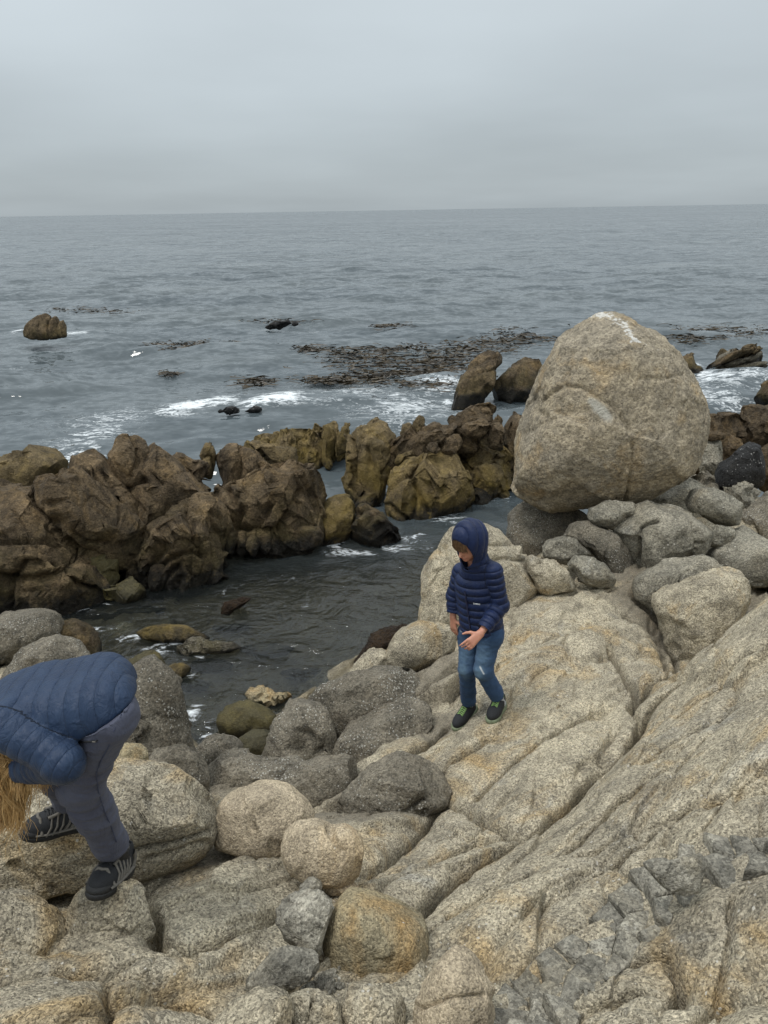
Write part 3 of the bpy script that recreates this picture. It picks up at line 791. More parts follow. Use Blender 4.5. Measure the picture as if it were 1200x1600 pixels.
def stone(name, label, cat, out, mat, Y=None, z=None, depth=0.85, fill=0.75, sub=5, facets=6, facet_cut=0.86, disp=0.05, fine=0.012, blocks=None,
          cracks=(), planar=None, sink=0.35, grow=1.0, group=None, parent=None, push=0.6, seed=None, rest=None, edge=0.02, kind=None):
    """out: outline in photo pixels. Y: distance (m); z: height of the outline's bottom; neither: it rests on the bedrock"""
    ROCK_COUNT[0] += 1
    seed = seed if seed is not None else ROCK_COUNT[0] * 7 + 1
    rr = np.random.RandomState(seed)
    o = np.array(out, float)
    ctr = (o.min(0) + o.max(0)) / 2 * 0.5 + o.mean(0) * 0.5
    bins, R = outline_radius(o, ctr); R = R * grow
    bpy_ = o[:, 1].max()
    bpx = o[o[:, 1] > bpy_ - 8, 0].mean()
    if rest is not None: bpx, bpy_ = rest
    size_px = math.sqrt((o[:, 0].max() - o[:, 0].min()) * (o[:, 1].max() - o[:, 1].min())) / 2
    if Y is None:
        b = at_z(bpx, bpy_, z) if z is not None else hit(bpx, bpy_, 0.0)
        zc0 = (b - CAM) @ F_AX
        zc = zc0 + push * depth * size_px / FPX * zc0
    else:
        d = ray(*ctr); zc = (Y / d[1] * d) @ F_AX
    C = CAM + zc * ray(*ctr)
    s = zc / FPX
    v, f = ico(sub)
    x, y, w = v[:, 0], v[:, 1], v[:, 2]
    rho = np.sqrt(x * x + y * y)
    Rt = np.interp(np.arctan2(y, x), bins, R) * s
    sf = np.where(rho > 0, np.power(np.clip(rho, 1e-6, 1), fill) / np.clip(rho, 1e-6, 1), 0)
    wf = np.sign(w) * np.power(np.abs(w), fill + 0.1)
    hw = depth * size_px * s
    loc = np.stack([x * sf * Rt, y * sf * Rt, wf * hw], 1)          # right, up, towards the viewer
    # flattened faces turned towards the viewer and the sky
    for k in range(facets):
        n = rr.normal(size=3) * np.array([0.8, 0.8, 0.4]) + np.array([0, 0.25, 0.75])
        n /= np.linalg.norm(n)
        pr = loc @ n
        lim = pr.max() * (facet_cut + 0.1 * rr.rand())
        e = edge * size_px * s * 2 + 1e-5
        over = pr - lim
        loc -= np.where(over > -3 * e, e * np.log1p(np.exp(np.clip(over / e, -30, 30))), 0)[:, None] * n[None] * 0.95
    if sink:
        low = loc[:, 1] < 0
        loc[low, 1] *= 1 + sink
    V = C[None] + loc[:, :1] * R_AX + loc[:, 1:2] * U_AX - loc[:, 2:3] * F_AX
    N = vnormals(V, f)
    size = size_px * s
    so = rr.rand(3) * 50
    # broad lumps, then finer weathering
    V = V + N * (disp * size * fbm(V / (size * 0.9) + so, 4))[:, None]
    if blocks is not None:
        bs, ba, bc, bw = blocks[:4]           # cell size m, step, joint depth, joint width (share of cell)
        an = blocks[4] if len(blocks) > 4 else (1.0, 1.0, 1.0)
        ax = rr.rand() * 3 if len(blocks) < 6 else blocks[5]
        Q = V + 0.10 * bs * np.stack([fbm(V / bs * 1.2 + 3 + 9 * i, 2) for i in range(3)], 1)
        ca, sa = math.cos(ax), math.sin(ax)
        Q = np.stack([Q[:, 0] * ca + Q[:, 2] * sa, Q[:, 1], -Q[:, 0] * sa + Q[:, 2] * ca], 1)
        for lv, (sc_, st_, tl, cr) in enumerate(((1.0, 0.97, 0.26, 1.2), (0.40, 0.7, 0.13, 0.3))):
            V = flatten_cells(V, f, Q / (bs * sc_) * np.array(an) + so + 11 * lv, st_, tl, ba * 1.4 * sc_, bc * cr, bw * 1.3)
    elif planar is None or planar[1] > 0:
        pc, ps = planar or (0.75, 0.7)
        Q = V + 0.12 * size * np.stack([fbm(V / size * 1.5 + 3 + 9 * i, 2) for i in range(3)], 1)
        V = flatten_cells(V, f, Q / (size * pc) + so, ps, 0.08, 0.02 * size, 0.012 * size, 0.04)
    if len(cracks):
        pp = to_px(V) + 1.6 * np.stack([fbm(V * 6, 2), fbm(V * 6 + 9, 2)], 1)
        front = (N @ F_AX) < 0.25
        for poly, dep, wpx, shd, shw in cracks:
            dd = px_dist(pp, poly)
            V = V - N * np.where(front, dep * np.exp(-(dd / wpx) ** 2) + shd * np.exp(-dd / shw), 0)[:, None]
    V = V + N * (fine * 0.6 * fbm(V * 7 + so, 3) + fine * 0.4 * fbm(V * 24, 3) + fine * 0.15 * fbm(V * 70, 2))[:, None]
    me = mesh_from(name, V, f[:, :])
    return add_obj(name, me, MAT[mat] if isinstance(mat, str) else mat, parent, label, cat, group, kind)
def outcrop(name, label, px, py):
    o = bpy.data.objects.new(name, None); COL.objects.link(o)
    b = at_z(px, py, 0.0)
    o['label'] = label; o['category'] = 'rock outcrop'
    return o
RB = (0.5, 0.05, 0.035, 0.04, (1.0, 1.0, 0.55))
def part(o, name, out, mat, **k):
    k.setdefault('blocks', RB); k.setdefault('fine', 0.012); k.setdefault('disp', 0.08); k.setdefault('sub', 6)
    k['facets'] = k.get('facets', 4) + 6; k.setdefault('facet_cut', .76); k.setdefault('edge', .006); k.setdefault('fill', .68); k.setdefault('grow', 1.06)
    k['cracks'] = [(a, b * 1.5, c * 1.55, d * 1.3, e) for a, b, c, d, e in k.get('cracks', ())]
    return stone(name, None, None, out, mat, parent=o, **k)

# ---- the huge balanced boulder
BIG = [(940,486),(987,508),(1017,519),(1053,548),(1072,588),(1090,632),(1101,680),(1094,713),(1075,742),(1053,768),(995,786),(918,801),(881,808),(833,801),(804,783),(798,761),
       (804,698),(811,658),(830,599),(848,555),(881,522),(918,491)]
big = stone('boulder', 'huge pale egg-shaped granite boulder standing above the boy', 'boulder', BIG, None, Y=7.75, depth=0.88, fill=0.8, sub=7, facets=4, facet_cut=.9, edge=.03, disp=0.045, fine=0.02, sink=0, grow=.968, planar=(.55, .4),
      cracks=[([(845,625),(862,612),(880,603),(905,602),(930,618),(955,632),(970,650),(983,670),(990,695),(990,725),(985,750),(975,790)], .035, 2.4, .012, 9),
              ([(815,680),(850,660),(890,645),(925,640)], .012, 4, .02, 16),
              ([(917,545),(940,565),(970,585)], .01, 4, .014, 10),
              ([(1000,590),(1040,592),(1070,585)], .012, 2.5, .012, 9),
              ([(905,600),(895,580),(900,560),(920,545)], .0, 4, .02, 18),
              ([(830,620),(835,640),(850,650)], .02, 6, .02, 12)], seed=5)
# its own material: guano at the top, a pale chipped patch, warm stains
def boulder_mat():
    mat = MAT['boulder'].copy(); mat.name = 'big_boulder_granite'
    nt = mat.node_tree
    bs = next(n for n in nt.nodes if n.type == 'BSDF_PRINCIPLED')
    src = bs.inputs['Base Color'].links[0].from_socket
    def nn(t, **k):
        x = nt.nodes.new(t)
        for a, b in k.items(): setattr(x, a, b)
        return x
    at = nn('ShaderNodeAttribute'); at.attribute_name = 'guano'
    ns = nn('ShaderNodeTexNoise'); ns.inputs['Scale'].default_value = 24; ns.inputs['Detail'].default_value = 5; ns.inputs['Roughness'].default_value = 0.7
    ge = nn('ShaderNodeNewGeometry'); nt.links.new(ge.outputs['Position'], ns.inputs['Vector'])
    mp = nn('ShaderNodeMath', operation='MULTIPLY_ADD'); nt.links.new(ns.outputs['Fac'], mp.inputs[0]); mp.inputs[1].default_value = 3.4; mp.inputs[2].default_value = -2.45
    ad = nn('ShaderNodeMath', operation='ADD'); nt.links.new(mp.outputs[0], ad.inputs[0]); nt.links.new(at.outputs['Fac'], ad.inputs[1])
    ml = nn('ShaderNodeMath', operation='MULTIPLY', use_clamp=True); nt.links.new(ad.outputs[0], ml.inputs[0]); ml.inputs[1].default_value = 3.0
    mx = nn('ShaderNodeMix', data_type='RGBA'); nt.links.new(ml.outputs[0], mx.inputs['Factor']); nt.links.new(src, mx.inputs['A']); mx.inputs['B'].default_value = (0.62, 0.60, 0.55, 1)
    a2 = nn('ShaderNodeAttribute'); a2.attribute_name = 'chip'
    m2 = nn('ShaderNodeMix', data_type='RGBA'); nt.links.new(a2.outputs['Fac'], m2.inputs['Factor']); nt.links.new(mx.outputs['Result'], m2.inputs['A']); m2.inputs['B'].default_value = (0.44, 0.42, 0.36, 1)
    nt.links.new(m2.outputs['Result'], bs.inputs['Base Color'])
    return mat
me = big.data
co = np.empty(len(me.vertices) * 3, dtype=np.float32); me.vertices.foreach_get('co', co); co = co.reshape(-1, 3).astype(float)
pp = to_px(co)
fr = (vnormals(co, np.array([p.vertices[:] for p in me.polygons])) @ F_AX) < 0.1
g = np.exp(-(px_dist(pp, [(925,489),(950,492),(975,508),(990,530)]) / 9) ** 2) + 0.75 * np.exp(-(px_dist(pp, [(1003,596),(1025,612)]) / 2.5) ** 2) + 0.6 * np.exp(-(px_dist(pp, [(990,530),(1015,540),(1040,550)]) / 3) ** 2)
add_attr(me, 'guano', g * fr)
q = pp - np.array([938, 640]); a = 0.7
u = (q[:, 0] * math.cos(a) + q[:, 1] * math.sin(a)) / 24; w_ = (-q[:, 0] * math.sin(a) + q[:, 1] * math.cos(a)) / 9
add_attr(me, 'chip', np.clip(1.6 - 1.3 * (u * u + w_ * w_) + 0.5 * fbm(co * 14, 3), 0, 0.85) * fr)
me.materials.append(boulder_mat())
stone('rock', 'dark barnacled rock wedged beneath the huge boulder above the pool', 'rock', [(795,850),(800,800),(830,785),(870,790),(905,800),(925,815),(900,835),(870,855),(835,870),(800,870)], 'barnacle', Y=7.85, depth=0.8, grow=1.08, sink=.5)
stone('rock', 'grey rock lump holding up the right foot of the huge boulder', 'rock', [(985,800),(1000,775),(1040,765),(1075,745),(1100,760),(1095,800),(1050,815),(1000,815)], 'lump', Y=8.0, depth=1.0, sink=.9)

# ---- brown outcrop at the left edge
LO = outcrop('rock_outcrop', 'broad brown outcrop of sloping cracked slabs at the left edge of the pool', 100, 930)
part(LO, 'slab', [(-160,1010),(-160,760),(0,752),(14,758),(60,795),(100,838),(124,866),(150,895),(168,918),(150,932),(120,938),(80,955),(20,985),(-60,1010)], 'ridge', Y=8.0, depth=.75, sub=7, facets=4,
     cracks=[([(0,846),(30,845),(70,843),(95,850)], .05, 2.5, .03, 8), ([(18,905),(40,878),(85,880),(102,893),(122,866)], .05, 2.2, .025, 8), ([(102,893),(60,905),(20,905),(0,900)], .06, 3, .02, 6),
             ([(18,905),(15,960),(8,985)], .07, 3, .02, 6), ([(102,893),(125,915),(150,920)], .05, 2.5, .02, 6), ([(55,843),(20,800)], .02, 2, .01, 5)], blocks=(0.6, 0.021, 0.015, 0.04))
part(LO, 'slab', [(10,757),(30,738),(80,724),(118,722),(150,735),(175,760),(200,800),(225,845),(205,872),(170,862),(130,842),(150,890),(120,868),(95,838),(55,795)], 'ridge', Y=8.45, depth=.7, sub=7, facets=3, facet_cut=.8,
     cracks=[([(8,752),(40,785),(80,822),(118,862),(150,900)], .09, 3, .04, 8), ([(96,770),(100,810),(108,830),(135,848),(175,850)], .05, 2.5, .02, 6), ([(85,730),(97,775)], .04, 2.5, .02, 6), ([(150,825),(185,795)], .02, 2, .01, 4)], blocks=(0.6, 0.0245, 0.01125, 0.04))
part(LO, 'slab', [(116,730),(122,714),(138,707),(154,709),(162,720),(182,745),(205,775),(228,815),(235,840),(222,858),(195,815),(165,780),(140,760)], 'ridge', Y=8.75, depth=.8, sub=6, facets=3,
     cracks=[([(165,745),(185,780),(210,815),(230,845)], .07, 2.5, .03, 6)], blocks=(0.54, 0.021, 0.015, 0.04))
part(LO, 'knob', [(168,722),(172,700),(184,685),(200,679),(214,681),(226,692),(234,712),(230,738),(212,750),(188,746),(174,738)], 'ridge', Y=9.1, depth=.9, facets=2, disp=.04, blocks=None,
     cracks=[([(205,679),(216,700),(218,722),(205,745)], .05, 2.2, .02, 6)])
part(LO, 'slab', [(222,712),(232,697),(243,693),(251,702),(263,722),(290,742),(330,758),(325,800),(285,838),(250,850),(222,835),(196,790),(188,755),(205,742)], 'ridge', Y=9.05, depth=.8, sub=6, facets=4,
     cracks=[([(192,750),(225,748),(250,752)], .08, 3.5, .04, 7), ([(176,748),(196,790),(215,825),(232,840)], .08, 3, .03, 7), ([(200,775),(225,800),(240,815)], .02, 2, .01, 5)], blocks=(0.54, 0.0245, 0.015, 0.04))
part(LO, 'knob', [(258,728),(264,711),(278,707),(292,712),(302,724),(318,718),(330,726),(328,745),(300,750),(270,745)], 'ridge', Y=9.5, depth=.8)
part(LO, 'knob', [(315,735),(313,704),(319,690),(328,687),(335,692),(337,715),(333,740)], 'gold', Y=9.8, depth=.8, facets=3)
part(LO, 'dome', [(334,735),(338,712),(346,696),(362,688),(376,690),(398,703),(418,722),(425,740),(400,755),(365,758),(342,752)], 'ridge', Y=9.7, depth=.85, disp=.07, cracks=[([(378,690),(378,720),(372,750)], .05, 2.5, .02, 6), ([(405,708),(408,735)], .03, 2, .02, 5)], blocks=(0.6, 0.021, 0.015, 0.04))
part(LO, 'ledge', [(425,735),(400,700),(385,690),(430,690),(460,708),(455,735)], 'gold', Y=10.2, depth=.9)
part(LO, 'core', [(-160,960),(-100,800),(60,780),(180,770),(330,775),(330,830),(250,880),(150,930),(60,960)], 'ridge', Y=8.9, depth=.5, sub=4, blocks=None)
part(LO, 'algae_ledge', [(122,866),(150,855),(178,858),(186,880),(180,905),(165,912),(150,900)], 'moss', Y=8.1, depth=.7, blocks=None, facets=2)
part(LO, 'foot', [(168,935),(172,910),(195,902),(215,915),(222,935),(205,945),(185,945)], 'moss', Y=7.85, depth=.8)
stone('rock', 'yellow-brown low rock behind the left outcrop against the foam', 'rock', [(-60,760),(-60,725),(0,716),(50,708),(70,702),(85,705),(103,722),(90,745),(40,760)], 'gold', Y=10.3, depth=.9, blocks=(0.72, 0.035, 0.0225, 0.04), sink=.8)

# ---- knobbly outcrop in front, from the gully to the golden wedge
KO = outcrop('rock_outcrop', 'knobbly brown outcrop with a black waterline between left slabs and golden wedge rock', 340, 900)
part(KO, 'buttress', [(186,925),(205,890),(225,862),(245,828),(264,808),(272,795),(292,786),(318,772),(345,756),(352,790),(352,850),(340,885),(320,905),(300,922),(262,930),(225,938),(200,938)], 'ridge', Y=8.55, depth=.75, sub=7, facets=5,
     blocks=(0.432, 0.049, 0.045, 0.04, (1, 1, .5)),
     cracks=[([(200,925),(228,895),(252,862),(262,825)], .06, 3, .03, 7), ([(232,920),(248,890),(270,870),(300,862),(320,868)], .05, 2.5, .02, 6), ([(290,790),(300,830),(318,866)], .05, 2.5, .02, 6), ([(275,925),(278,880)], .06, 3, .02, 5), ([(240,935),(255,905),(275,885)], .06, 3, .02, 5)])
part(KO, 'buttress', [(300,800),(322,768),(342,754),(356,764),(385,745),(425,728),(465,724),(490,735),(500,760),(504,795),(506,830),(490,845),(455,848),(420,850),(380,862),(340,868),(310,850)], 'ridge', Y=9.3, depth=.75, sub=7, facets=6,
     blocks=(0.48, 0.049, 0.045, 0.04, (1, 1, .5)),
     cracks=[([(308,772),(340,797),(345,830)], .06, 2.5, .03, 7), ([(355,765),(375,800),(365,825),(400,828),(430,835)], .07, 3, .03, 7), ([(400,825),(430,775),(425,755)], .05, 3, .03, 6), ([(430,835),(460,790),(470,770)], .05, 3, .03, 6)])
for i, (x0, x1, y0, y1) in enumerate([(310,337,832,878),(334,352,826,866),(352,368,824,862),(368,388,828,864),(385,404,836,866),(403,425,840,862),(318,348,866,900),(262,284,872,912),(284,318,862,908),(232,262,878,925),(425,450,826,850),(455,505,818,858),(250,272,900,928)]):
    cx, cy, rx, ry = (x0 + x1) / 2, (y0 + y1) / 2, (x1 - x0) / 2, (y1 - y0) / 2
    rr = np.random.RandomState(i + 50)
    part(KO, 'block', [(cx + rx * math.cos(t) * (0.9 + .2 * rr.rand()), cy - ry * math.sin(t) * (0.9 + .2 * rr.rand())) for t in np.linspace(0, 2 * math.pi, 9)[:-1]], 'ridge', Y=8.0 + 1.0 * np.clip((cx - 200) / 220, 0, 1) + (0.15 if cy < 850 else 0) - 0.1,
         depth=.8, sub=5, facets=4, blocks=None, disp=.12)

# ---- yellow jagged ridge farther back
YO = outcrop('rock_outcrop', 'far jagged yellow-brown ridge of upright fingers beside the narrow water channel', 470, 735)
part(YO, 'core', [(375,730),(385,695),(410,685),(450,678),(500,672),(535,672),(545,690),(540,715),(510,728),(480,738),(440,735)], 'gold', Y=12.9, depth=.6, blocks=(0.48, 0.056, 0.045, 0.04, (1, 1, .5)))
for i, (x0, x1, y0, y1) in enumerate([(378,398,690,716),(392,410,684,722),(404,424,678,725),(418,436,676,728),(430,450,670,732),(444,462,668,735),(456,476,666,738),(470,492,662,738),(486,506,656,730),(502,522,654,722),(516,534,658,716),(528,545,655,704),(440,470,690,738),(468,500,695,742)]):
    cx, cy, rx, ry = (x0 + x1) / 2, (y0 + y1) / 2, (x1 - x0) / 2, (y1 - y0) / 2
    rr = np.random.RandomState(i + 90)
    tl = rr.normal() * 3
    part(YO, 'finger', [(cx + tl * math.sin(t) + rx * np.sign(math.cos(t)) * abs(math.cos(t)) ** .6 * (0.85 + .3 * rr.rand()), cy - ry * math.sin(t) * (0.9 + .2 * rr.rand())) for t in np.linspace(0, 2 * math.pi, 11)[:-1]], 'gold', Y=12.5 + .3 * rr.rand(), depth=.6, sub=5, facets=4,
         blocks=(0.3, 0.021, 0.0225, 0.04, (1, 1, .6)), disp=.12)

# ---- middle outcrop
MO = outcrop('rock_outcrop', 'brown and ochre jointed outcrop across the pool, left of the huge boulder', 660, 815)
part(MO, 'tower', [(552,670),(565,652),(585,644),(597,652),(610,670),(613,688),(616,712),(604,737),(594,768),(580,785),(565,785),(552,755),(538,745),(532,715),(535,690),(545,677)], 'gold', Y=11.2, depth=.75, sub=6, facets=5,
     blocks=(0.504, 0.042, 0.0375, 0.04, (1, 1, .6)), cracks=[([(550,672),(552,710),(552,745)], .07, 2.5, .03, 5), ([(603,738),(625,705)], .06, 2.5, .02, 5), ([(578,700),(580,725)], .06, 3, .02, 5)])
part(MO, 'face', [(668,700),(690,696),(704,706),(718,728),(731,750),(738,764),(732,792),(710,806),(682,818),(660,816),(645,824),(628,820),(604,800),(592,785),(605,755),(615,732),(632,716),(650,712)], 'gold', Y=10.5, depth=.6, sub=7, facets=6, facet_cut=.82,
     blocks=(0.6, 0.042, 0.0375, 0.04, (1, 1, .5)), cracks=[([(640,735),(655,770),(668,800)], .06, 3, .03, 6), ([(592,778),(618,750),(645,735),(655,715)], .05, 2.5, .03, 6), ([(605,790),(635,812)], .06, 2.5, .02, 4), ([(648,780),(645,822)], .05, 2.5, .02, 4)])
part(MO, 'shoulder', [(600,700),(612,684),(640,676),(672,672),(700,662),(722,668),(726,695),(712,716),(680,722),(640,728),(612,735)], 'ridge', Y=11.1, depth=.6, sub=6, facets=5, blocks=(0.36, 0.056, 0.0525, 0.04, (1, 1, .5)))
part(MO, 'peak', [(698,668),(710,645),(728,634),(748,627),(766,628),(774,648),(774,690),(752,718),(722,722),(706,700)], 'ridge', Y=11.4, depth=.7, sub=6, facets=5, blocks=(0.456, 0.063, 0.0525, 0.04, (1, 1, .6)))
part(MO, 'flank', [(722,722),(740,692),(762,684),(786,690),(798,720),(802,750),(796,776),(768,790),(738,798),(726,765)], 'gold', Y=11.2, depth=.7, sub=6, facets=5, blocks=(0.48, 0.056, 0.0525, 0.04, (1, 1, .7)))
for nm, o_, mt, yy in [('block', [(764,690),(766,660),(776,645),(783,646),(786,668),(788,690),(776,694)], 'ridge', 11.0), ('block', [(718,662),(738,656),(760,655),(766,668),(750,678),(728,676)], 'ridge', 10.95),
                   ('block', [(688,694),(700,682),(722,678),(726,695),(712,706),(696,706)], 'ridge', 10.75), ('knob', [(625,680),(627,662),(635,655),(643,660),(642,676),(634,684)], 'gold', 11.3),
                   ('knob', [(643,674),(648,658),(656,650),(663,653),(665,668),(657,680)], 'gold', 11.3), ('block', [(668,702),(672,694),(683,692),(690,700),(684,706),(674,708)], 'ridge', 10.55),
                   ('block', [(735,745),(740,730),(757,722),(782,726),(786,748),(770,762),(748,758)], 'gold', 10.95), ('block', [(617,725),(622,710),(645,702),(652,712),(640,724)], 'gold', 10.8),
                   ('block', [(790,690),(800,640),(818,640),(822,700),(815,780),(798,790),(794,740)], 'ridge', 11.5), ('block', [(728,790),(735,765),(752,758),(766,775),(764,800),(745,806)], 'ridge', 10.8),
                   ('block', [(770,790),(775,765),(795,760),(800,780),(790,795)], 'gold', 11.0), ('block', [(655,690),(665,676),(690,670),(700,680),(680,692)], 'ridge', 10.8)]:
    part(MO, nm, o_, mt, Y=yy, depth=.8, sub=5, facets=4, blocks=(0.36, 0.021, 0.0225, 0.04))
stone('rock', 'golden wedge-shaped rock standing in the pool', 'rock', [(496,832),(497,802),(510,786),(530,774),(545,765),(553,776),(554,802),(549,828),(532,850),(515,850),(502,844)], 'gold', z=0.0, depth=.8, blocks=(0.6, 0.014, 0.015, 0.04), facets=3, push=.5, sink=.4)
stone('rock', 'slanting flat brown rock slab beside the golden wedge rock', 'rock', [(545,845),(552,798),(566,788),(590,792),(612,808),(634,830),(630,840),(600,848),(565,852)], 'ridge', z=0.0, depth=.7, blocks=(0.6, 0.028, 0.0225, 0.04), push=.5, cracks=[([(560,800),(590,820),(618,842)], .07, 3, .03, 5), ([(585,815),(625,832)], .05, 2.5, .02, 4)])

# ---- rocks standing in the sea
stone('sea_rock', 'tall brown leaning rock in the surf left of the boulder top', 'rock', [(702,632),(713,607),(727,583),(737,567),(757,552),(780,549),(784,557),(776,583),(768,610),(748,625),(723,636)], 'ridge', z=0.0, depth=.75, blocks=(1.08, 0.042, 0.0375, 0.04), facets=4,
      cracks=[([(727,590),(750,580),(778,578)], .06, 2, .03, 5), ([(735,572),(760,560),(782,558)], .04, 1.6, .02, 4), ([(712,612),(740,605)], .03, 1.5, .02, 4)], edge=.01)
stone('sea_rock', 'brown wedge rock in the surf touching the boulder outline', 'rock', [(766,620),(777,588),(800,571),(823,557),(838,558),(848,580),(838,618),(815,626),(787,626)], 'ridge', z=0.0, depth=.8, blocks=(1.08, 0.042, 0.0375, 0.04), edge=.01)
RL = outcrop('sea_rock', 'jagged layered dark rock leaning right in the white water at right', 1150, 588)
RL['category'] = 'rock'
part(RL, 'core', [(1093,572),(1121,556),(1150,541),(1176,535),(1195,538),(1197,552),(1199,575),(1189,581),(1159,585),(1136,588),(1102,591),(1094,584)], 'ridge', Y=20.6, depth=.5, blocks=(0.96, 0.084, 0.075, 0.04, (1, 1, 1)), facets=3)
for i, (x0, y0, x1, y1, wd) in enumerate([(1096,575,1192,537,7),(1105,583,1197,552,7),(1140,560,1196,541,6),(1120,586,1196,566,6),(1150,550,1182,536,6),(1110,572,1150,545,6),(1155,582,1199,572,6)]):
    dx, dy = x1 - x0, y1 - y0; L = math.hypot(dx, dy); nx, ny = -dy / L, dx / L
    part(RL, 'layer', [(x0, y0), (x0 + .3 * dx + nx * -wd * .7, y0 + .3 * dy - ny * wd * .7), (x1 - nx * wd * .6, y1 - ny * wd * .6), (x1 + 3, y1), (x1 + nx * wd * .6, y1 + ny * wd * .6), (x0 + .3 * dx + nx * wd * .7, y0 + .3 * dy + ny * wd * .7)],
         'ridge' if i % 2 == 0 else 'barnacle', Y=19.9 + .2 * (i % 3), depth=.6, sub=4, blocks=(0.6, 0.035, 0.0375, 0.04), sink=.1)
stone('sea_rock', 'small pointed dark rock just right of the huge boulder in white water', 'rock', [(1050,590),(1052,562),(1062,555),(1086,545),(1084,560),(1096,578),(1096,591),(1072,595)], 'ridge', z=0.0, depth=.7, blocks=(0.72, 0.056, 0.045, 0.04))
stone('sea_rock', 'rounded small brown rock at the foot of the jagged layered rock', 'rock', [(1105,594),(1110,584),(1121,579),(1133,584),(1137,592),(1132,599),(1112,599)], 'ridge', z=0.0, depth=.8, sub=4, blocks=(0.6, 0.042, 0.0375, 0.04))
stone('sea_rock', 'brown rock cut by the right edge above the white water', 'rock', [(1176,622),(1188,607),(1202,592),(1240,580),(1275,590),(1275,640),(1200,636)], 'ridge', z=0.05, depth=.8, blocks=(0.72, 0.056, 0.045, 0.04))
SR = outcrop('sea_rock', 'lone ribbed brown sea stack far out at left', 70, 523)
SR['category'] = 'rock'
for o_ in ([(35,521),(42,508),(58,494),(68,491),(73,505),(70,524),(50,526)], [(52,524),(62,498),(72,489),(80,494),(78,526)], [(72,525),(80,497),(88,493),(93,500),(92,525)], [(86,525),(92,500),(99,499),(104,510),(104,523)]):
    part(SR, 'rib', o_, 'ridge', Y=26.2, depth=.7, sub=5, blocks=None, planar=(1, 0), facets=-3, fill=.8, grow=1.0)
stone('sea_rock', 'low black rock awash in the middle of the sea', 'rock', [(410,513),(424,502),(440,497),(450,499),(455,508),(440,514)], 'black', z=0.05, depth=.7, sub=4, push=.2, planar=(1, 0), sink=.1, blocks=(0.72, 0.07, 0.06, 0.04))
stone('sea_rock', 'tiny black rock beside the low black rock awash', 'rock', [(454,507),(459,501),(465,502),(467,507),(460,510)], 'black', z=0.0, depth=.7, sub=4, push=.2, planar=(1, 0), sink=.1)
stone('sea_rock', 'left of two small black rocks in the breaking foam', 'rock', [(343,645),(350,637),(362,635),(374,638),(375,644),(360,647)], 'black', z=0.10, depth=.8, sub=4, push=.2, planar=(1, 0), sink=.1, blocks=(0.6, 0.07, 0.06, 0.04))
stone('sea_rock', 'right of two small black rocks in the breaking foam', 'rock', [(380,641),(386,634),(396,632),(406,636),(406,641),(392,643)], 'black', z=0.10, depth=.8, sub=4, push=.2, planar=(1, 0), sink=.1, blocks=(0.6, 0.07, 0.06, 0.04))

# ---- rocks behind the boulder on the right
RO = outcrop('rock_outcrop', 'dark brown blocky outcrop behind the huge boulder at the right edge', 1150, 720)
part(RO, 'block', [(1070,700),(1080,650),(1094,640),(1110,636),(1129,640),(1146,648),(1156,665),(1156,700),(1140,735),(1110,755),(1080,745)], 'ridge', Y=9.6, depth=.7, blocks=(0.54, 0.056, 0.0525, 0.04))
part(RO, 'block', [(1152,660),(1158,636),(1176,628),(1200,630),(1250,622),(1275,650),(1270,700),(1220,705),(1175,695),(1158,682)], 'ridge', Y=9.7, depth=.8, blocks=(0.6, 0.042, 0.0375, 0.04))
part(RO, 'block', [(1095,732),(1100,690),(1106,682),(1127,681),(1130,705),(1120,738),(1105,745)], 'lump', Y=9.0, depth=.6, blocks=None, facets=4)
part(RO, 'cap', [(1100,684),(1108,675),(1124,674),(1138,682),(1128,686),(1108,688)], 'ridge', Y=9.0, depth=.9, blocks=None, sink=.1)
part(RO, 'block', [(1128,690),(1142,680),(1160,690),(1165,715),(1150,740),(1130,735)], 'ridge', Y=9.15, depth=.7, blocks=(0.48, 0.035, 0.0375, 0.04))
part(RO, 'block', [(1160,705),(1185,690),(1230,685),(1280,690),(1280,760),(1210,760),(1175,740)], 'ridge', Y=9.2, depth=.8, blocks=(0.48, 0.042, 0.045, 0.04))
stone('rock', 'black pointed rock crusted with white barnacles at the right edge', 'rock', [(1112,748),(1131,724),(1158,697),(1174,688),(1188,702),(1195,728),(1190,748),(1159,754),(1131,754)], 'black', Y=8.5, depth=.7, facets=4, disp=.08, sink=.6)
stone('rock', 'tan cracked rock below the black barnacled rock', 'rock', [(1128,772),(1136,757),(1165,750),(1186,758),(1190,778),(1176,795),(1150,795)], 'lump', Y=8.2, depth=.8, blocks=(0.24, 0.028, 0.03, 0.04), sink=.6)
stone('rock', 'dark crumbly rock between huge boulder and black barnacled rock', 'rock', [(1068,775),(1078,745),(1100,735),(1118,742),(1130,760),(1112,780),(1085,785)], 'barnacle', Y=8.4, depth=.8, blocks=(0.216, 0.035, 0.0375, 0.04), sink=.6)
stone('rock', 'dark grey rough rock at the right edge below the tan cracked rock', 'rock', [(1165,830),(1172,800),(1190,775),(1230,760),(1280,780),(1280,850),(1210,850)], 'barnacle', Y=7.6, depth=.9, blocks=(0.36, 0.028, 0.03, 0.04), sink=.6)

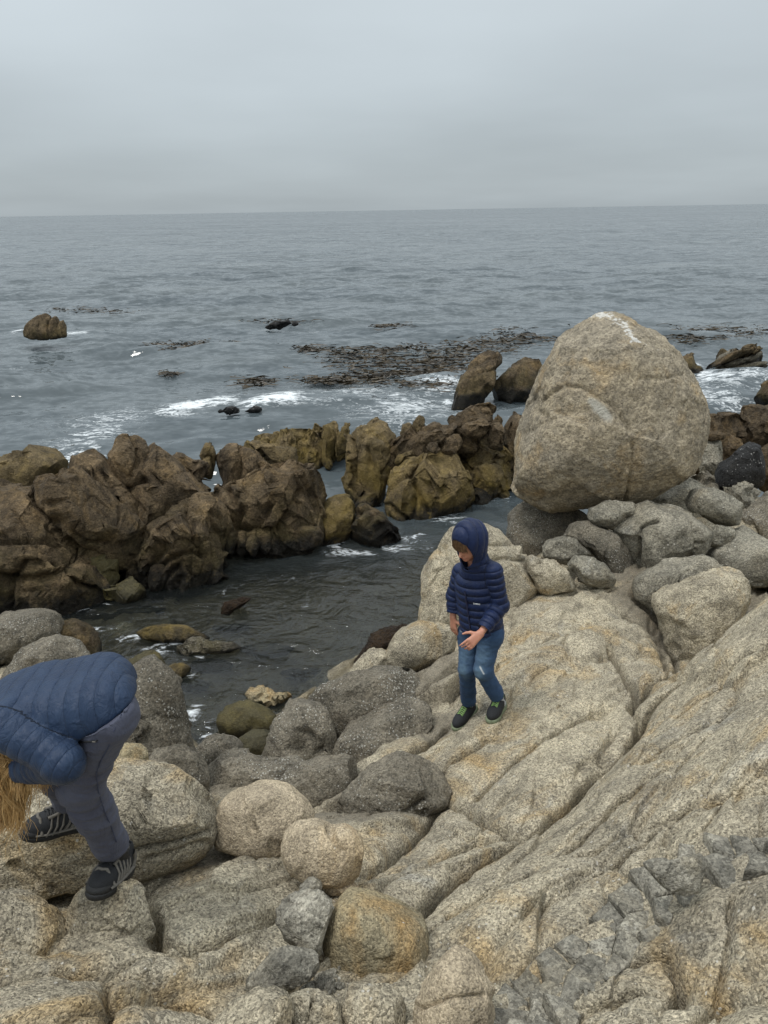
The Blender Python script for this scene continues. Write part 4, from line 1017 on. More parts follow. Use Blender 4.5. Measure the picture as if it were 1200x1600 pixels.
# ---- rounded lumps in front of the boulder
LK = dict(facets=6, facet_cut=.82, edge=.012, fill=.66, fine=.014, disp=.08, sub=5)
stone('rock', 'flat oval grey stone tucked under the front of the huge boulder', 'rock', [(914,805),(923,793),(938,786),(956,784),(982,784),(998,792),(990,803),(974,812),(959,826),(940,822),(921,813)], 'lump', Y=6.85, depth=.9, sink=.05, **LK)
stone('rock', 'large rounded grey double-lobed rock right of the oval stone', 'rock', [(958,822),(966,808),(980,800),(1000,790),(1023,785),(1052,790),(1083,806),(1105,825),(1114,844),(1100,864),(1073,868),(1042,882),(1004,893),(992,884),(976,862),(964,842)], 'lump', Y=6.75, depth=.75, sink=.15,
      cracks=[([(1030,812),(1014,816),(1004,824),(999,840),(993,880)], .06, 2.6, .06, 9), ([(1083,815),(1092,840),(1086,862)], .02, 2.5, .03, 7)], facets=2, fine=.012, disp=.04, sub=6)
stone('rock', 'round pale cap stone perched right of the double-lobed rock', 'rock', [(1072,782),(1082,768),(1096,762),(1116,761),(1138,769),(1153,785),(1160,808),(1152,822),(1132,819),(1094,804),(1077,796)], 'lump', Y=7.0, depth=.85, sink=.05, **LK)
stone('rock', 'small wedge stone beneath the pale cap stone', 'rock', [(1100,830),(1112,818),(1150,828),(1142,842),(1122,852),(1108,848)], 'lump', Y=6.75, depth=.8, **LK)
stone('rock', 'broad grey hump at the right edge below the pale cap stone', 'rock', [(1110,860),(1140,832),(1164,814),(1186,838),(1210,852),(1280,872),(1290,960),(1200,905),(1150,912),(1100,905)], 'lump', Y=6.7, depth=.6, **LK)
stone('rock', 'dark barnacled slope of rock under the flat oval stone', 'rock', [(876,842),(890,822),(906,810),(930,817),(960,828),(982,862),(994,896),(975,906),(950,895),(928,862),(896,846)], 'barnacle', Y=6.75, depth=.7, **LK)
stone('rock', 'small barnacled hump below the shadow of the huge boulder', 'rock', [(846,864),(852,848),(864,840),(884,838),(908,844),(924,858),(926,872),(898,878),(866,874)], 'lump', Y=6.7, depth=.8, **LK)
stone('rock', 'smooth grey hump between barnacled hump and the boy ledge', 'rock', [(886,884),(894,870),(912,866),(934,874),(952,890),(966,908),(942,914),(908,904)], 'lump', Y=6.25, depth=.8, **LK)
stone('rock', 'triangular grey hump right of the boy shoulder', 'rock', [(822,872),(832,866),(846,876),(864,874),(884,892),(908,913),(880,918),(850,922),(838,914),(826,890)], 'slab', Y=6.2, depth=.7, **LK)
stone('rock', 'large sloping granite block rising from the pool behind the boy', 'rock', [(652,975),(657,940),(666,877),(687,856),(705,837),(752,817),(794,842),(824,860),(828,893),(840,915),(800,950),(750,965),(700,985)], 'slab', Y=6.35, depth=.65, sub=6, facets=0, fine=.014, disp=.05, fill=.65,
      cracks=[([(770,850),(800,846),(826,862)], .03, 2.5, .03, 8), ([(765,880),(782,872),(826,876)], .03, 2.5, .03, 8), ([(690,860),(705,900),(715,975)], .0, 3, .05, 14)], sink=.5)
stone('rock', 'brown rockweed-covered rock at the pool edge left of the boy', 'rock', [(553,1034),(560,1018),(576,998),(606,980),(632,974),(645,980),(640,1000),(600,1020),(575,1036)], 'weed', Y=6.0, depth=.7, disp=.1, fine=.03)
stone('rock', 'grey hump of rock beside the boy right hand', 'rock', [(600,1020),(622,988),(645,972),(672,968),(702,982),(722,1000),(700,1022),(660,1038),(615,1045)], 'slab', Y=5.45, depth=.8, **LK)
stone('rock', 'small grey hump between rockweed rock and long joint', 'rock', [(542,1060),(556,1034),(576,1016),(600,1014),(618,1030),(606,1056),(575,1068)], 'slab', Y=5.4, depth=.8, **LK)

stone('rock', 'grey-spotted hump of rock in the trough left of the right-hand ledge', 'rock', [(1026,940),(1067,912),(1137,892),(1168,910),(1162,952),(1112,986),(1072,1002),(1048,968)], 'slab', Y=5.6, depth=.9, grow=1.12, sink=1.0, sub=6, facets=6, facet_cut=.82, edge=.012, fill=.66, fine=.016, disp=.1)
stone('rock', 'low brownish ledge below the double-lobed rock', 'rock', [(985,908),(1036,884),(1100,868),(1140,884),(1100,912),(1036,928)], 'lump', Y=6.15, depth=.8, grow=1.1, sink=1.0, sub=6, facets=6, facet_cut=.82, edge=.012, fill=.66, fine=.016, disp=.1)
# ---- dark wet rocks between pool and foreground
DK = dict(grow=1.18, facets=7, facet_cut=.78, edge=.01, fill=.62, fine=.014, disp=.09)
stone('rock', 'mossy olive boulder half in the water with a pale vein', 'boulder', [(336,1130),(342,1118),(352,1107),(374,1096),(399,1098),(422,1113),(438,1124),(430,1144),(405,1146),(379,1150),(351,1144)], 'moss', z=.02, depth=.85, facets=2, fine=.006, disp=.05,)
stone('boulder', 'second mossy boulder tucked below the olive boulder', 'boulder', [(370,1160),(380,1148),(395,1143),(422,1143),(434,1152),(428,1172),(414,1190),(392,1188),(374,1176)], 'moss', Y=4.75, depth=.85, facets=2, fine=.006, disp=.05)
stone('rock', 'dark barnacled stone left of the mossy boulders', 'rock', [(308,1172),(320,1158),(340,1152),(364,1156),(376,1170),(352,1188),(322,1206),(310,1195)], 'barnacle', Y=4.45, depth=.8, **DK)
stone('rock', 'wide dark wet rock behind the largest tan boulder', 'rock', [(318,1225),(330,1199),(365,1177),(400,1192),(425,1196),(452,1186),(468,1202),(440,1228),(400,1248),(335,1250)], 'barnacle', Y=4.1, depth=.8, **DK)
stone('rock', 'dark grey-brown rock between tan boulders and barnacled ledge', 'rock', [(430,1228),(452,1212),(476,1200),(524,1188),(554,1193),(572,1214),(548,1244),(512,1262),(476,1262)], 'barnacle', Y=3.95, depth=.8, **DK)
stone('rock', 'pointed dark rock face left of the boy ledge', 'rock', [(410,1200),(424,1155),(448,1112),(464,1092),(478,1104),(498,1106),(522,1140),(520,1182),(504,1198),(460,1202)], 'barnacle', Y=4.6, depth=.75, cracks=[([(455,1170),(490,1175),(515,1170)], .03, 2, .03, 6), ([(470,1105),(475,1140),(500,1160)], .02, 2, .02, 6)], **DK)
stone('rock', 'long barnacled grey ridge of rock nearest the pool', 'rock', [(490,1102),(512,1080),(549,1060),(598,1048),(640,1056),(655,1078),(630,1098),(585,1116),(542,1146),(512,1128)], 'barnacle', Y=4.95, depth=.7, **DK)
stone('rock', 'second barnacled grey ridge of rock, below the one nearest the pool', 'rock', [(522,1172),(542,1144),(584,1116),(636,1098),(668,1110),(664,1140),(630,1160),(596,1185),(574,1214),(552,1200)], 'barnacle', Y=4.55, depth=.7, **DK)
stone('rock', 'dark grey hump with a pale streak right of the small tan boulder', 'rock', [(538,1262),(556,1235),(594,1205),(624,1190),(652,1196),(692,1228),(684,1254),(640,1286),(602,1314),(578,1342),(562,1328),(552,1294)], 'barnacle', Y=3.55, depth=.7, sub=6, cracks=[([(560,1320),(610,1290),(670,1245)], .02, 3, .03, 8)], **DK)
stone('rock', 'upright barnacled stone beside the woman at the water edge', 'rock', [(190,1210),(190,1120),(200,1070),(212,1048),(228,1041),(246,1043),(264,1060),(276,1086),(280,1122),(292,1152),(306,1182),(300,1205),(250,1215)], 'barnacle', Y=4.0, depth=.7, sub=6, **DK)
stone('rock', 'small yellowish stone behind the woman knee', 'rock', [(164,1200),(172,1176),(192,1162),(214,1160),(232,1178),(228,1200),(200,1208)], 'ochre', Y=3.3, depth=.8, **LK)
stone('rock', 'dark rock between upright stone and woman rock', 'rock', [(226,1200),(240,1184),(276,1168),(306,1185),(324,1220),(310,1236),(270,1225)], 'barnacle', Y=3.6, depth=.8, **DK)
stone('rock', 'barnacled lump at the pool edge at left, above the woman back', 'rock', [(-80,1060),(-80,985),(-10,975),(22,966),(58,963),(84,969),(90,990),(72,1004),(42,1024),(0,1062)], 'barnacle', Y=6.3, depth=.8, blocks=(0.6, 0.021, 0.0225, 0.04), **DK)
stone('rock', 'smaller brown lump right of the barnacled lump at left', 'rock', [(80,1000),(88,982),(106,972),(128,976),(146,992),(150,1018),(120,1022),(95,1015)], 'ridge', Y=6.4, depth=.8, **DK)
stone('rock', 'rounded barnacled rock directly behind the woman back', 'rock', [(0,1085),(20,1040),(46,1014),(76,1000),(112,1006),(130,1024),(120,1060),(60,1090)], 'barnacle', Y=5.6, depth=.8, **DK)
stone('rock', 'low tan flat rock awash in the pool', 'rock', [(204,992),(224,981),(258,975),(292,977),(312,988),(334,999),(290,1006),(240,1002)], 'gold', z=0.0, depth=.5, push=.3, sub=5, blocks=None, facets=3, sink=.1)
stone('rock', 'dark-edged brown rock in front of the low tan rock', 'rock', [(273,1018),(280,1002),(296,997),(346,1003),(378,1008),(376,1018),(340,1023),(285,1025)], 'barnacle', z=0.0, depth=.5, push=.3, sub=5, blocks=(0.18, 0.021, 0.0225, 0.04), sink=.1)
stone('rock', 'rounded brown rock awash near the upright stone', 'rock', [(196,1044),(206,1030),(222,1020),(238,1020),(252,1032),(256,1048),(230,1056)], 'moss', z=0.02, depth=.8, push=.3, **DK)
stone('rock', 'small dark weed-capped rock in the middle of the pool', 'rock', [(344,956),(350,941),(366,938),(384,931),(394,935),(386,944),(366,950),(358,960)], 'weed', z=0.0, depth=.6, push=.2, sub=4, disp=.2, fine=.03)
stone('rock', 'black-tipped crusty rock awash behind the mossy boulder', 'rock', [(380,1090),(388,1077),(402,1074),(430,1078),(456,1082),(464,1092),(440,1099),(402,1099)], 'ochre', z=0.0, depth=.6, push=.3, sub=5, blocks=(0.12, 0.021, 0.015, 0.04), fine=.02, sink=.1)
stone('rock', 'submerged tan rock patch right of the upright stone', 'rock', [(248,1056),(262,1040),(286,1034),(300,1042),(290,1060),(265,1070)], 'gold', z=-0.07, depth=.5, push=.2, sub=4, sink=.1)

# ---- foreground boulders and slabs
stone('boulder', 'largest tan boulder, angular, left of the heart-shaped boulder', 'boulder', [(329,1302),(333,1270),(346,1248),(384,1231),(426,1223),(452,1235),(476,1258),(493,1281),(486,1300),(468,1318),(446,1338),(400,1334),(350,1324),(334,1316)], 'tan', depth=.8, push=.5, fill=.72, sub=6, facets=5, facet_cut=.84, fine=.006, disp=.04, sink=.1, seed=21, planar=(.9, .45))
stone('boulder', 'smaller heart-shaped tan boulder with a notch on top', 'boulder', [(437,1330),(443,1306),(462,1288),(486,1282),(506,1288),(517,1294),(540,1289),(558,1302),(570,1326),(566,1356),(550,1376),(520,1382),(480,1376),(454,1358)], 'tan', depth=.75, push=.3, sub=6, facets=3, fine=.006, disp=.04, sink=.08, cracks=[([(515,1286),(520,1310),(535,1330)], .02, 5, .015, 8)], seed=33, planar=(1, .3))
stone('boulder', 'round ochre-stained boulder at bottom centre', 'boulder', [(506,1474),(512,1437),(528,1404),(543,1391),(574,1399),(634,1422),(671,1446),(676,1498),(655,1528),(617,1545),(580,1545),(540,1535),(514,1510)], 'ochre', Y=1.96, depth=.8, fill=.7, sub=6, facets=3, facet_cut=.88, fine=.005, disp=.03, sink=.06, seed=14, planar=(1, .25))
stone('rock', 'upright pinkish block at the bottom edge right of the ochre boulder', 'rock', [(644,1640),(652,1580),(664,1545),(680,1518),(702,1497),(724,1486),(746,1502),(758,1528),(768,1558),(774,1600),(780,1680),(650,1690)], 'tan', rest=(710,1610), push=.3, depth=.7, sub=6, facets=4, fine=.006, disp=.04, sink=.2, cracks=[([(655,1575),(700,1560),(760,1555)], .01, 2.5, .012, 6)])
stone('rock', 'rounded stone at the bottom edge beneath the ochre boulder', 'rock', [(528,1600),(534,1564),(544,1546),(567,1541),(607,1545),(628,1560),(634,1592),(630,1660),(530,1660)], 'slab', rest=(580,1600), push=.35, depth=.7, facets=5, fine=.006, disp=.05, sink=.1)
stone('rock', 'cracked pale stone at the bottom edge left of the rounded stone', 'rock', [(446,1600),(448,1560),(474,1547),(528,1557),(536,1590),(532,1660),(448,1660)], 'slab', rest=(490,1600), push=.35, depth=.7, facets=5, fine=.006, disp=.05, sink=.1, cracks=[([(480,1600),(490,1550)], .02, 2, .015, 5)])
stone('rock', 'low pale stone at the bottom edge left of the cracked stone', 'rock', [(300,1640),(340,1590),(372,1568),(402,1555),(442,1552),(457,1568),(458,1660),(310,1670)], 'slab', rest=(390,1610), push=.35, depth=.7, facets=3, fine=.006, disp=.05, sink=.1)
stone('rock', 'fractured blue-grey rock leaning on the ochre boulder', 'rock', [(424,1425),(440,1402),(472,1388),(500,1390),(528,1400),(520,1430),(510,1462),(500,1502),(470,1500),(440,1470)], 'dike', rest=(470,1505), push=.5, depth=.7, sub=6, facets=6, facet_cut=.8, fine=.008, planar=(.5, .9), sink=.05, grow=.9)
stone('rock', 'dark grey layered rock in the hollow left of the ochre boulder', 'rock', [(380,1540),(410,1505),(446,1482),(504,1494),(500,1515),(470,1530),(440,1548),(400,1560)], 'dike', rest=(450,1545), push=.4, depth=.6, sub=6, facets=4, fine=.008, planar=(.45, .9), sink=.2)
stone('rock', 'small grey angular stone below the heart-shaped boulder', 'rock', [(464,1392),(474,1378),(490,1369),(504,1384),(500,1396),(480,1400)], 'dike', Y=2.3, depth=.8, sub=4, facets=4, sink=.1)
stone('rock', 'thin brown stone lying under the heart-shaped boulder', 'rock', [(498,1388),(512,1376),(540,1378),(566,1386),(560,1396),(524,1397)], 'tan', Y=2.36, depth=.8, sub=4, sink=.1)
stone('rock', 'large barnacle-flecked ledge rock on which the woman stands', 'rock', [(-220,1300),(-100,1260),(0,1235),(60,1216),(120,1200),(180,1192),(232,1200),(296,1220),(334,1248),(340,1296),(318,1326),(284,1346),(230,1352),(160,1345),(100,1362),(40,1382),(-40,1400),(-220,1420)], 'slab', Y=2.62, depth=.55, sub=7, facets=0, fine=.012, disp=.04, fill=.62, sink=.3,
      cracks=[([(150,1350),(220,1330),(280,1318),(335,1300)], .04, 3, .03, 10), ([(230,1345),(280,1335),(330,1318)], .02, 2.5, .02, 7), ([(200,1235),(250,1240),(330,1255)], .0, 4, .02, 15)])
stone('rock', 'small block under the woman near boot', 'rock', [(104,1450),(112,1412),(124,1392),(152,1380),(214,1374),(224,1404),(242,1456),(214,1480),(156,1500),(110,1490)], 'slab', Y=2.05, depth=.6, sub=6, facets=0, fine=.008, disp=.05, sink=.2)
stone('rock', 'rounded pale rock at the left edge below the dark hollow', 'rock', [(-120,1520),(-110,1420),(-30,1400),(26,1401),(60,1414),(82,1430),(100,1462),(96,1500),(50,1520),(-30,1540)], 'slab', Y=1.98, depth=.7, sub=6, facets=2, fine=.008, disp=.05, sink=.2)
stone('rock', 'low flat pale slab in the bottom left corner', 'rock', [(-120,1640),(-100,1560),(0,1543),(62,1530),(120,1530),(160,1536),(168,1580),(170,1680),(-100,1700)], 'slab', Y=1.72, depth=.7, sub=6, facets=3, fine=.008, disp=.05, sink=.2)

for i, (x, y, rx, ry, mt) in enumerate([(150,972,46,12,'gold'),(110,955,36,9,'moss'),(330,1046,40,13,'gold'),(420,1022,48,14,'moss'),(300,1078,30,13,'moss'),(480,1060,46,12,'gold'),(220,962,40,9,'moss'),(360,990,34,8,'barnacle')]):
    rr = np.random.RandomState(i + 400)
    stone('sunken_rock', ['tan sunken rock at the far left end of the pool', 'olive sunken rock under the left outcrop foot', 'tan sunken rock right of the upright stone', 'olive sunken rock in the middle of the near pool', 'olive sunken rock just above the mossy boulder', 'tan sunken rock near the barnacled ledge', 'olive sunken rock behind the low tan flat rock', 'grey sunken rock right of the dark-edged brown rock'][i], 'rock',
          [(x + rx * math.cos(t) * (.85 + .3 * rr.rand()), y - ry * math.sin(t) * (.85 + .3 * rr.rand())) for t in np.linspace(0, 2 * math.pi, 10)[:-1]], mt, z=-.16, depth=.6, push=.2, sub=4, sink=.2)
# ------------------------------------------------------------------ people: bodies and clothes grown from smooth-blended limbs
class Sdf:
    def __init__(s, lo, hi, h):
        s.lo = np.array(lo, float); s.h = h
        n = np.ceil((np.array(hi) - s.lo) / h).astype(int) + 1
        s.F = np.full(n, 0.5, dtype=np.float32)
        s.ax = [s.lo[i] + h * np.arange(n[i]) for i in range(3)]
    def win(s, lo, hi):
        sl = []
        for i in range(3):
            a = int(max(0, math.floor((lo[i] - s.lo[i]) / s.h))); b = int(min(s.F.shape[i], math.ceil((hi[i] - s.lo[i]) / s.h) + 1))
            if b <= a: return None
            sl.append(slice(a, b))
        return tuple(sl)
    def grid(s, sl):
        return s.ax[0][sl[0]][:, None, None], s.ax[1][sl[1]][None, :, None], s.ax[2][sl[2]][None, None, :]
    def put(s, sl, d, k, mode='add'):
        f = s.F[sl]
        if mode == 'add':
            if k > 0:
                hh = np.clip(0.5 + 0.5 * (f - d) / k, 0, 1)
                s.F[sl] = f + (d - f) * hh - k * hh * (1 - hh)
            else: s.F[sl] = np.minimum(f, d)
        else:                                   # cut
            if k > 0:
                hh = np.clip(0.5 - 0.5 * (f + d) / k, 0, 1)
                s.F[sl] = f + (-d - f) * hh + k * hh * (1 - hh)
            else: s.F[sl] = np.maximum(f, -d)
    def cone(s, a, b, ra, rb, k=0.02, quilt=None, mode='add', flat=None, ph=0.0):
        """round cone a-b; quilt=(period, depth[, axis origin, axis dir]); flat=(dir, ratio) squashes the section along dir"""
        a = np.array(a, float); b = np.array(b, float); m = max(ra, rb) * 1.15 + k + 0.03
        sl = s.win(np.minimum(a, b) - m, np.maximum(a, b) + m)
        if sl is None: return
        x, y, z = s.grid(sl)
        ab = b - a; L2 = ab @ ab + 1e-12
        t = np.clip(((x - a[0]) * ab[0] + (y - a[1]) * ab[1] + (z - a[2]) * ab[2]) / L2, 0, 1)
        dx, dy, dz = x - a[0] - t * ab[0], y - a[1] - t * ab[1], z - a[2] - t * ab[2]
        if flat is not None:
            n, q = np.array(flat[0], float), flat[1]
            n = n / np.linalg.norm(n); c = dx * n[0] + dy * n[1] + dz * n[2]
            g = (1 / q - 1)
            dx = dx + g * c * n[0]; dy = dy + g * c * n[1]; dz = dz + g * c * n[2]
        r = ra + (rb - ra) * t
        if quilt is not None:
            per, dep = quilt[:2]
            if len(quilt) > 2:
                o, dr = quilt[2], quilt[3]
                u = (x - o[0]) * dr[0] + (y - o[1]) * dr[1] + (z - o[2]) * dr[2]
            else:
                u = t * math.sqrt(L2)
            r = r + dep * (np.sqrt(np.abs(np.sin(math.pi * (u / per + ph)))) - 0.75)
        s.put(sl, np.sqrt(dx * dx + dy * dy + dz * dz) - r, k, mode)
    def ell(s, c, axes, r, k=0.02, mode='add', quilt=None):
        """ellipsoid; axes rows are unit vectors"""
        c = np.array(c, float); m = max(r) + k + 0.02
        sl = s.win(c - m, c + m)
        if sl is None: return
        x, y, z = s.grid(sl)
        q = [(x - c[0]) * ax[0] + (y - c[1]) * ax[1] + (z - c[2]) * ax[2] for ax in axes]
        k0 = np.sqrt(sum((q[i] / r[i]) ** 2 for i in range(3))); k1 = np.sqrt(sum((q[i] / r[i] ** 2) ** 2 for i in range(3))) + 1e-9
        d = k0 * (k0 - 1) / k1
        if quilt is not None:
            per, dep, ax = quilt
            u = (x - c[0]) * ax[0] + (y - c[1]) * ax[1] + (z - c[2]) * ax[2]
            d = d - dep * (np.sqrt(np.abs(np.sin(math.pi * (u / per + 0.5)))) - 0.75)
        s.put(sl, d, k, mode)
    def box(s, c, axes, r, rnd, k=0.01, mode='add'):
        c = np.array(c, float); m = np.linalg.norm(r) + k + 0.02
        sl = s.win(c - m, c + m)
        if sl is None: return
        x, y, z = s.grid(sl)
        q = [np.abs((x - c[0]) * ax[0] + (y - c[1]) * ax[1] + (z - c[2]) * ax[2]) - (r[i] - rnd) for i, ax in enumerate(axes)]
        d = np.sqrt(sum(np.maximum(w, 0) ** 2 for w in q)) + np.minimum(np.maximum(np.maximum(q[0], q[1]), q[2]), 0) - rnd
        s.put(sl, d, k, mode)
    def half(s, p, n, k=0.004):
        """remove everything on the side n points to"""
        x, y, z = s.grid((slice(None),) * 3)
        d = (x - p[0]) * n[0] + (y - p[1]) * n[1] + (z - p[2]) * n[2]
        s.F = np.maximum(s.F, d.astype(np.float32))
    def mesh(s, smooth=1):
        v, q = surface_nets(s.F, s.lo, s.h)
        for _ in range(smooth):              # light relaxation takes out the grid
            acc = np.zeros_like(v); cnt = np.zeros(len(v))
            for k in range(4):
                a, b = q[:, k], q[:, (k + 1) % 4]
                for i in range(3):
                    acc[:, i] += np.bincount(a, weights=v[b, i], minlength=len(v)) + np.bincount(b, weights=v[a, i], minlength=len(v))
                cnt += np.bincount(a, minlength=len(v)) + np.bincount(b, minlength=len(v))
            v = 0.5 * v + 0.5 * acc / cnt[:, None]
        return v, q
def unit(v):
    v = np.array(v, float); return v / np.linalg.norm(v)
def frame(fwd, up):
    f = unit(fwd); s_ = unit(np.cross(up, f)); u = np.cross(f, s_)
    return np.array([f, s_, u])            # forward, left, up

# ---- cloth and skin materials
def cloth_mat(name, col, col2, rough=0.6, sheen=0.2, weave=900, wr=18, wrd=0.004, spec=0.3, fade=None, speck=None, quilt=0.0):
    m = NT(name); P = m.pos()
    n1 = m.noise(P, 9, 4, 0.6, 0.6)
    c = m.mix(m.rng(n1, 0.35, 0.65), col, col2)
    if fade is not None:
        c = m.mix(m.math('MULTIPLY', m.attr('fade'), m.rng(m.noise(P, 40, 4, 0.7), 0.3, 0.6, 0.55, 1.0)), c, fade)
    if speck is not None:
        c = m.mix(m.math('MULTIPLY', m.attr('mark'), 1.0), c, speck)
    h = m.math('ADD', m.math('MULTIPLY', m.noise(m.mapping(P, (1, 1, 0.5)), wr, 5, 0.6, 1.2), 1.0), m.math('MULTIPLY', m.noise(P, weave, 1, 0.5), 0.03))
    nb = m.bump(h, 0.8, wrd)
    if quilt > 0:
        g = m.math('ABSOLUTE', m.math('SINE', m.math('MULTIPLY', m.attr('quilt'), math.pi)))
        # gathers run out of every seam
        gat = m.math('MULTIPLY', m.math('SUBTRACT', m.noise(P, 55, 2, 0.5), 0.5), m.rng(g, 0.0, 0.6, 0.5, 0.08))
        nb = m.bump(m.math('ADD', m.math('POWER', g, 0.42), gat), 1.0, quilt, nb)
    b = m.bsdf(c, rough, nb, spec, Sheen_Weight=sheen)
    return m.done(b)
MAT['navy'] = cloth_mat('navy_quilted_nylon', (0.0038, 0.011, 0.044), (0.006, 0.016, 0.060), 0.5, 0.03, 700, 30, 0.008, 0.28, quilt=0.008)
MAT['blue'] = cloth_mat('blue_quilted_nylon', (0.011, 0.024, 0.055), (0.016, 0.033, 0.070), 0.5, 0.03, 700, 24, 0.014, 0.28, quilt=0.0045)
MAT['denim'] = cloth_mat('blue_denim', (0.026, 0.053, 0.112), (0.038, 0.075, 0.145), 0.9, 0.03, 600, 22, 0.007, 0.2, fade=(0.12, 0.19, 0.25), speck=(0.6, 0.62, 0.62))
MAT['slate'] = cloth_mat('slate_hiking_cloth', (0.056, 0.06, 0.088), (0.072, 0.078, 0.108), 0.75, 0.05, 800, 17, 0.012, 0.25)
def skin_mat():
    m = NT('skin'); P = m.pos()
    c = m.mix(m.rng(m.noise(P, 25, 4, 0.6), 0.35, 0.65), (0.50, 0.245, 0.165), (0.42, 0.19, 0.125))
    c = m.mix(m.attr('lips'), c, (0.34, 0.10, 0.08))
    return m.done(m.bsdf(c, 0.5, m.bump(m.noise(P, 220, 3, 0.6), 0.4, 0.001), 0.4, Subsurface_Weight=0.15, Subsurface_Radius=(0.01, 0.004, 0.002)))
MAT['skin'] = skin_mat()
def flat_mat(name, col, rough=0.6, spec=0.3, nz=60, var=0.3, bump=0.002):
    m = NT(name); P = m.pos()
    c = m.mix(m.rng(m.noise(P, nz, 4, 0.65), 0.3, 0.7), tuple(x * (1 - var) for x in col), tuple(x * (1 + var) for x in col))
    return m.done(m.bsdf(c, rough, m.bump(m.noise(P, nz * 2.5, 3, 0.6), 0.6, bump), spec))
MAT['shoe_black'] = flat_mat('black_mesh_fabric', (0.018, 0.019, 0.021), 0.75, 0.3, 300, 0.4)
MAT['shoe_grey'] = flat_mat('grey_suede', (0.135, 0.125, 0.108), 0.9, 0.2, 120, 0.2)
MAT['rubber'] = flat_mat('black_rubber', (0.014, 0.014, 0.014), 0.6, 0.4, 90, 0.3)
MAT['sage'] = flat_mat('sage_green_foam', (0.16, 0.185, 0.115), 0.8, 0.3, 50, 0.25)
MAT['lime'] = flat_mat('lime_lace', (0.22, 0.36, 0.12), 0.7, 0.3, 200, 0.2)
MAT['sock'] = flat_mat('grey_sock', (0.36, 0.36, 0.36), 0.95, 0.1, 300, 0.2)
MAT['white_print'] = flat_mat('white_print', (0.72, 0.74, 0.76), 0.6, 0.3, 100, 0.05)
def hair_mat(name, c1, c2, c3):
    m = NT(name)
    P = m.pos()
    r_ = m.attr('strand')
    c = m.mix(r_, c1, c2)
    c = m.mix(m.rng(m.noise(P, 60, 4, 0.7), 0.45, 0.7), c, c3)
    return m.done(m.bsdf(c, 0.42, None, 0.5))
MAT['blonde'] = hair_mat('blonde_hair', (0.58, 0.37, 0.15), (0.42, 0.24, 0.085), (0.66, 0.46, 0.22))
MAT['brown_hair'] = hair_mat('brown_hair', (0.115, 0.06, 0.028), (0.06, 0.03, 0.014), (0.20, 0.115, 0.055))
MAT['eye'] = flat_mat('eye', (0.05, 0.04, 0.035), 0.2, 0.5, 20, 0.1)

def tube(path, r0, r1, sides=6, cap=True, flatten=None):
    path = np.array(path, float); n = len(path)
    tan = np.gradient(path, axis=0); tan /= np.linalg.norm(tan, axis=1)[:, None] + 1e-12
    ref = np.array([0.3, 0.5, 0.8]) if abs(tan[0] @ unit([0.3, 0.5, 0.8])) < 0.9 else np.array([1.0, 0, 0])
    vs = []
    for i in range(n):
        a = np.cross(tan[i], ref); a /= np.linalg.norm(a) + 1e-9; b = np.cross(tan[i], a)
        r = r0 + (r1 - r0) * i / (n - 1)
        for k in range(sides):
            t = 2 * math.pi * k / sides
            vs.append(path[i] + r * (math.cos(t) * a + (flatten or 1.0) * math.sin(t) * b))
    fs = []
    for i in range(n - 1):
        for k in range(sides):
            k2 = (k + 1) % sides
            fs.append((i * sides + k, i * sides + k2, (i + 1) * sides + k2, (i + 1) * sides + k))
    return np.array(vs), np.array(fs)
def join(parts):
    V, F_, o = [], [], 0
    for v, f in parts:
        V.append(v); F_.append(f + o); o += len(v)
    return np.concatenate(V), np.concatenate(F_)
def strands(paths, r0, r1, sides=4, flatten=1.0, seed=0):
    rr = np.random.RandomState(seed)
    ps = [tube(p, r0 * (0.7 + 0.6 * rr.rand()), r1, sides, flatten=flatten) for p in paths]
    sv = np.concatenate([np.full(len(v), rr.rand()) for v, f in ps])
    v, f = join(ps)
    return v, f, sv

def hand(S, wrist, fdir, palm_n, side, size=1.0, curl=0.6, spread=0.25, point=0.0):
    """adds palm, four unequal bent fingers and a thumb to a body field. fdir: towards the fingers; palm_n: out of the palm; side: towards the thumb"""
    f = unit(fdir); n = unit(np.array(palm_n, float) - (np.array(palm_n) @ f) * f); t = unit(side - (np.array(side) @ f) * f - (np.array(side) @ n) * n)
    z = size
    w = np.array(wrist, float)
    base = w + f * 0.045 * z
    for u in (-0.022, -0.007, 0.008, 0.022):
        S.cone(w + t * u * 0.6 * z, w + f * 0.085 * z + t * u * z * 1.1, 0.0145 * z, 0.0115 * z, 0.012)
    for i, (u, L) in enumerate([(0.029, 0.070), (0.010, 0.078), (-0.010, 0.073), (-0.028, 0.058)]):
        p = w + f * 0.086 * z + t * u * z
        c = curl * (1 + 0.18 * i) - (point if i == 0 else 0)
        d = unit(f + t * u * spread * 8)
        a = 0.35 * c
        for seg, ln in enumerate((0.42, 0.32, 0.26)):
            dd = unit(d * math.cos(a) + n * math.sin(a))
            q = p + dd * L * ln * z
            S.cone(p, q, (0.0092 - 0.0009 * seg) * z, (0.0085 - 0.001 * seg) * z, 0.003)
            p = q; a += c * 0.75
    p = w + f * 0.022 * z + t * 0.022 * z
    d = unit(f * 0.55 + t * 0.75 + n * 0.35)
    for seg, (ln, r) in enumerate(((0.036, 0.0125), (0.028, 0.0102), (0.024, 0.0088))):
        q = p + d * ln * z
        S.cone(p, q, r * z, (r - 0.0012) * z, 0.006)
        p = q; d = unit(d * 0.8 + f * 0.45 + n * 0.15)

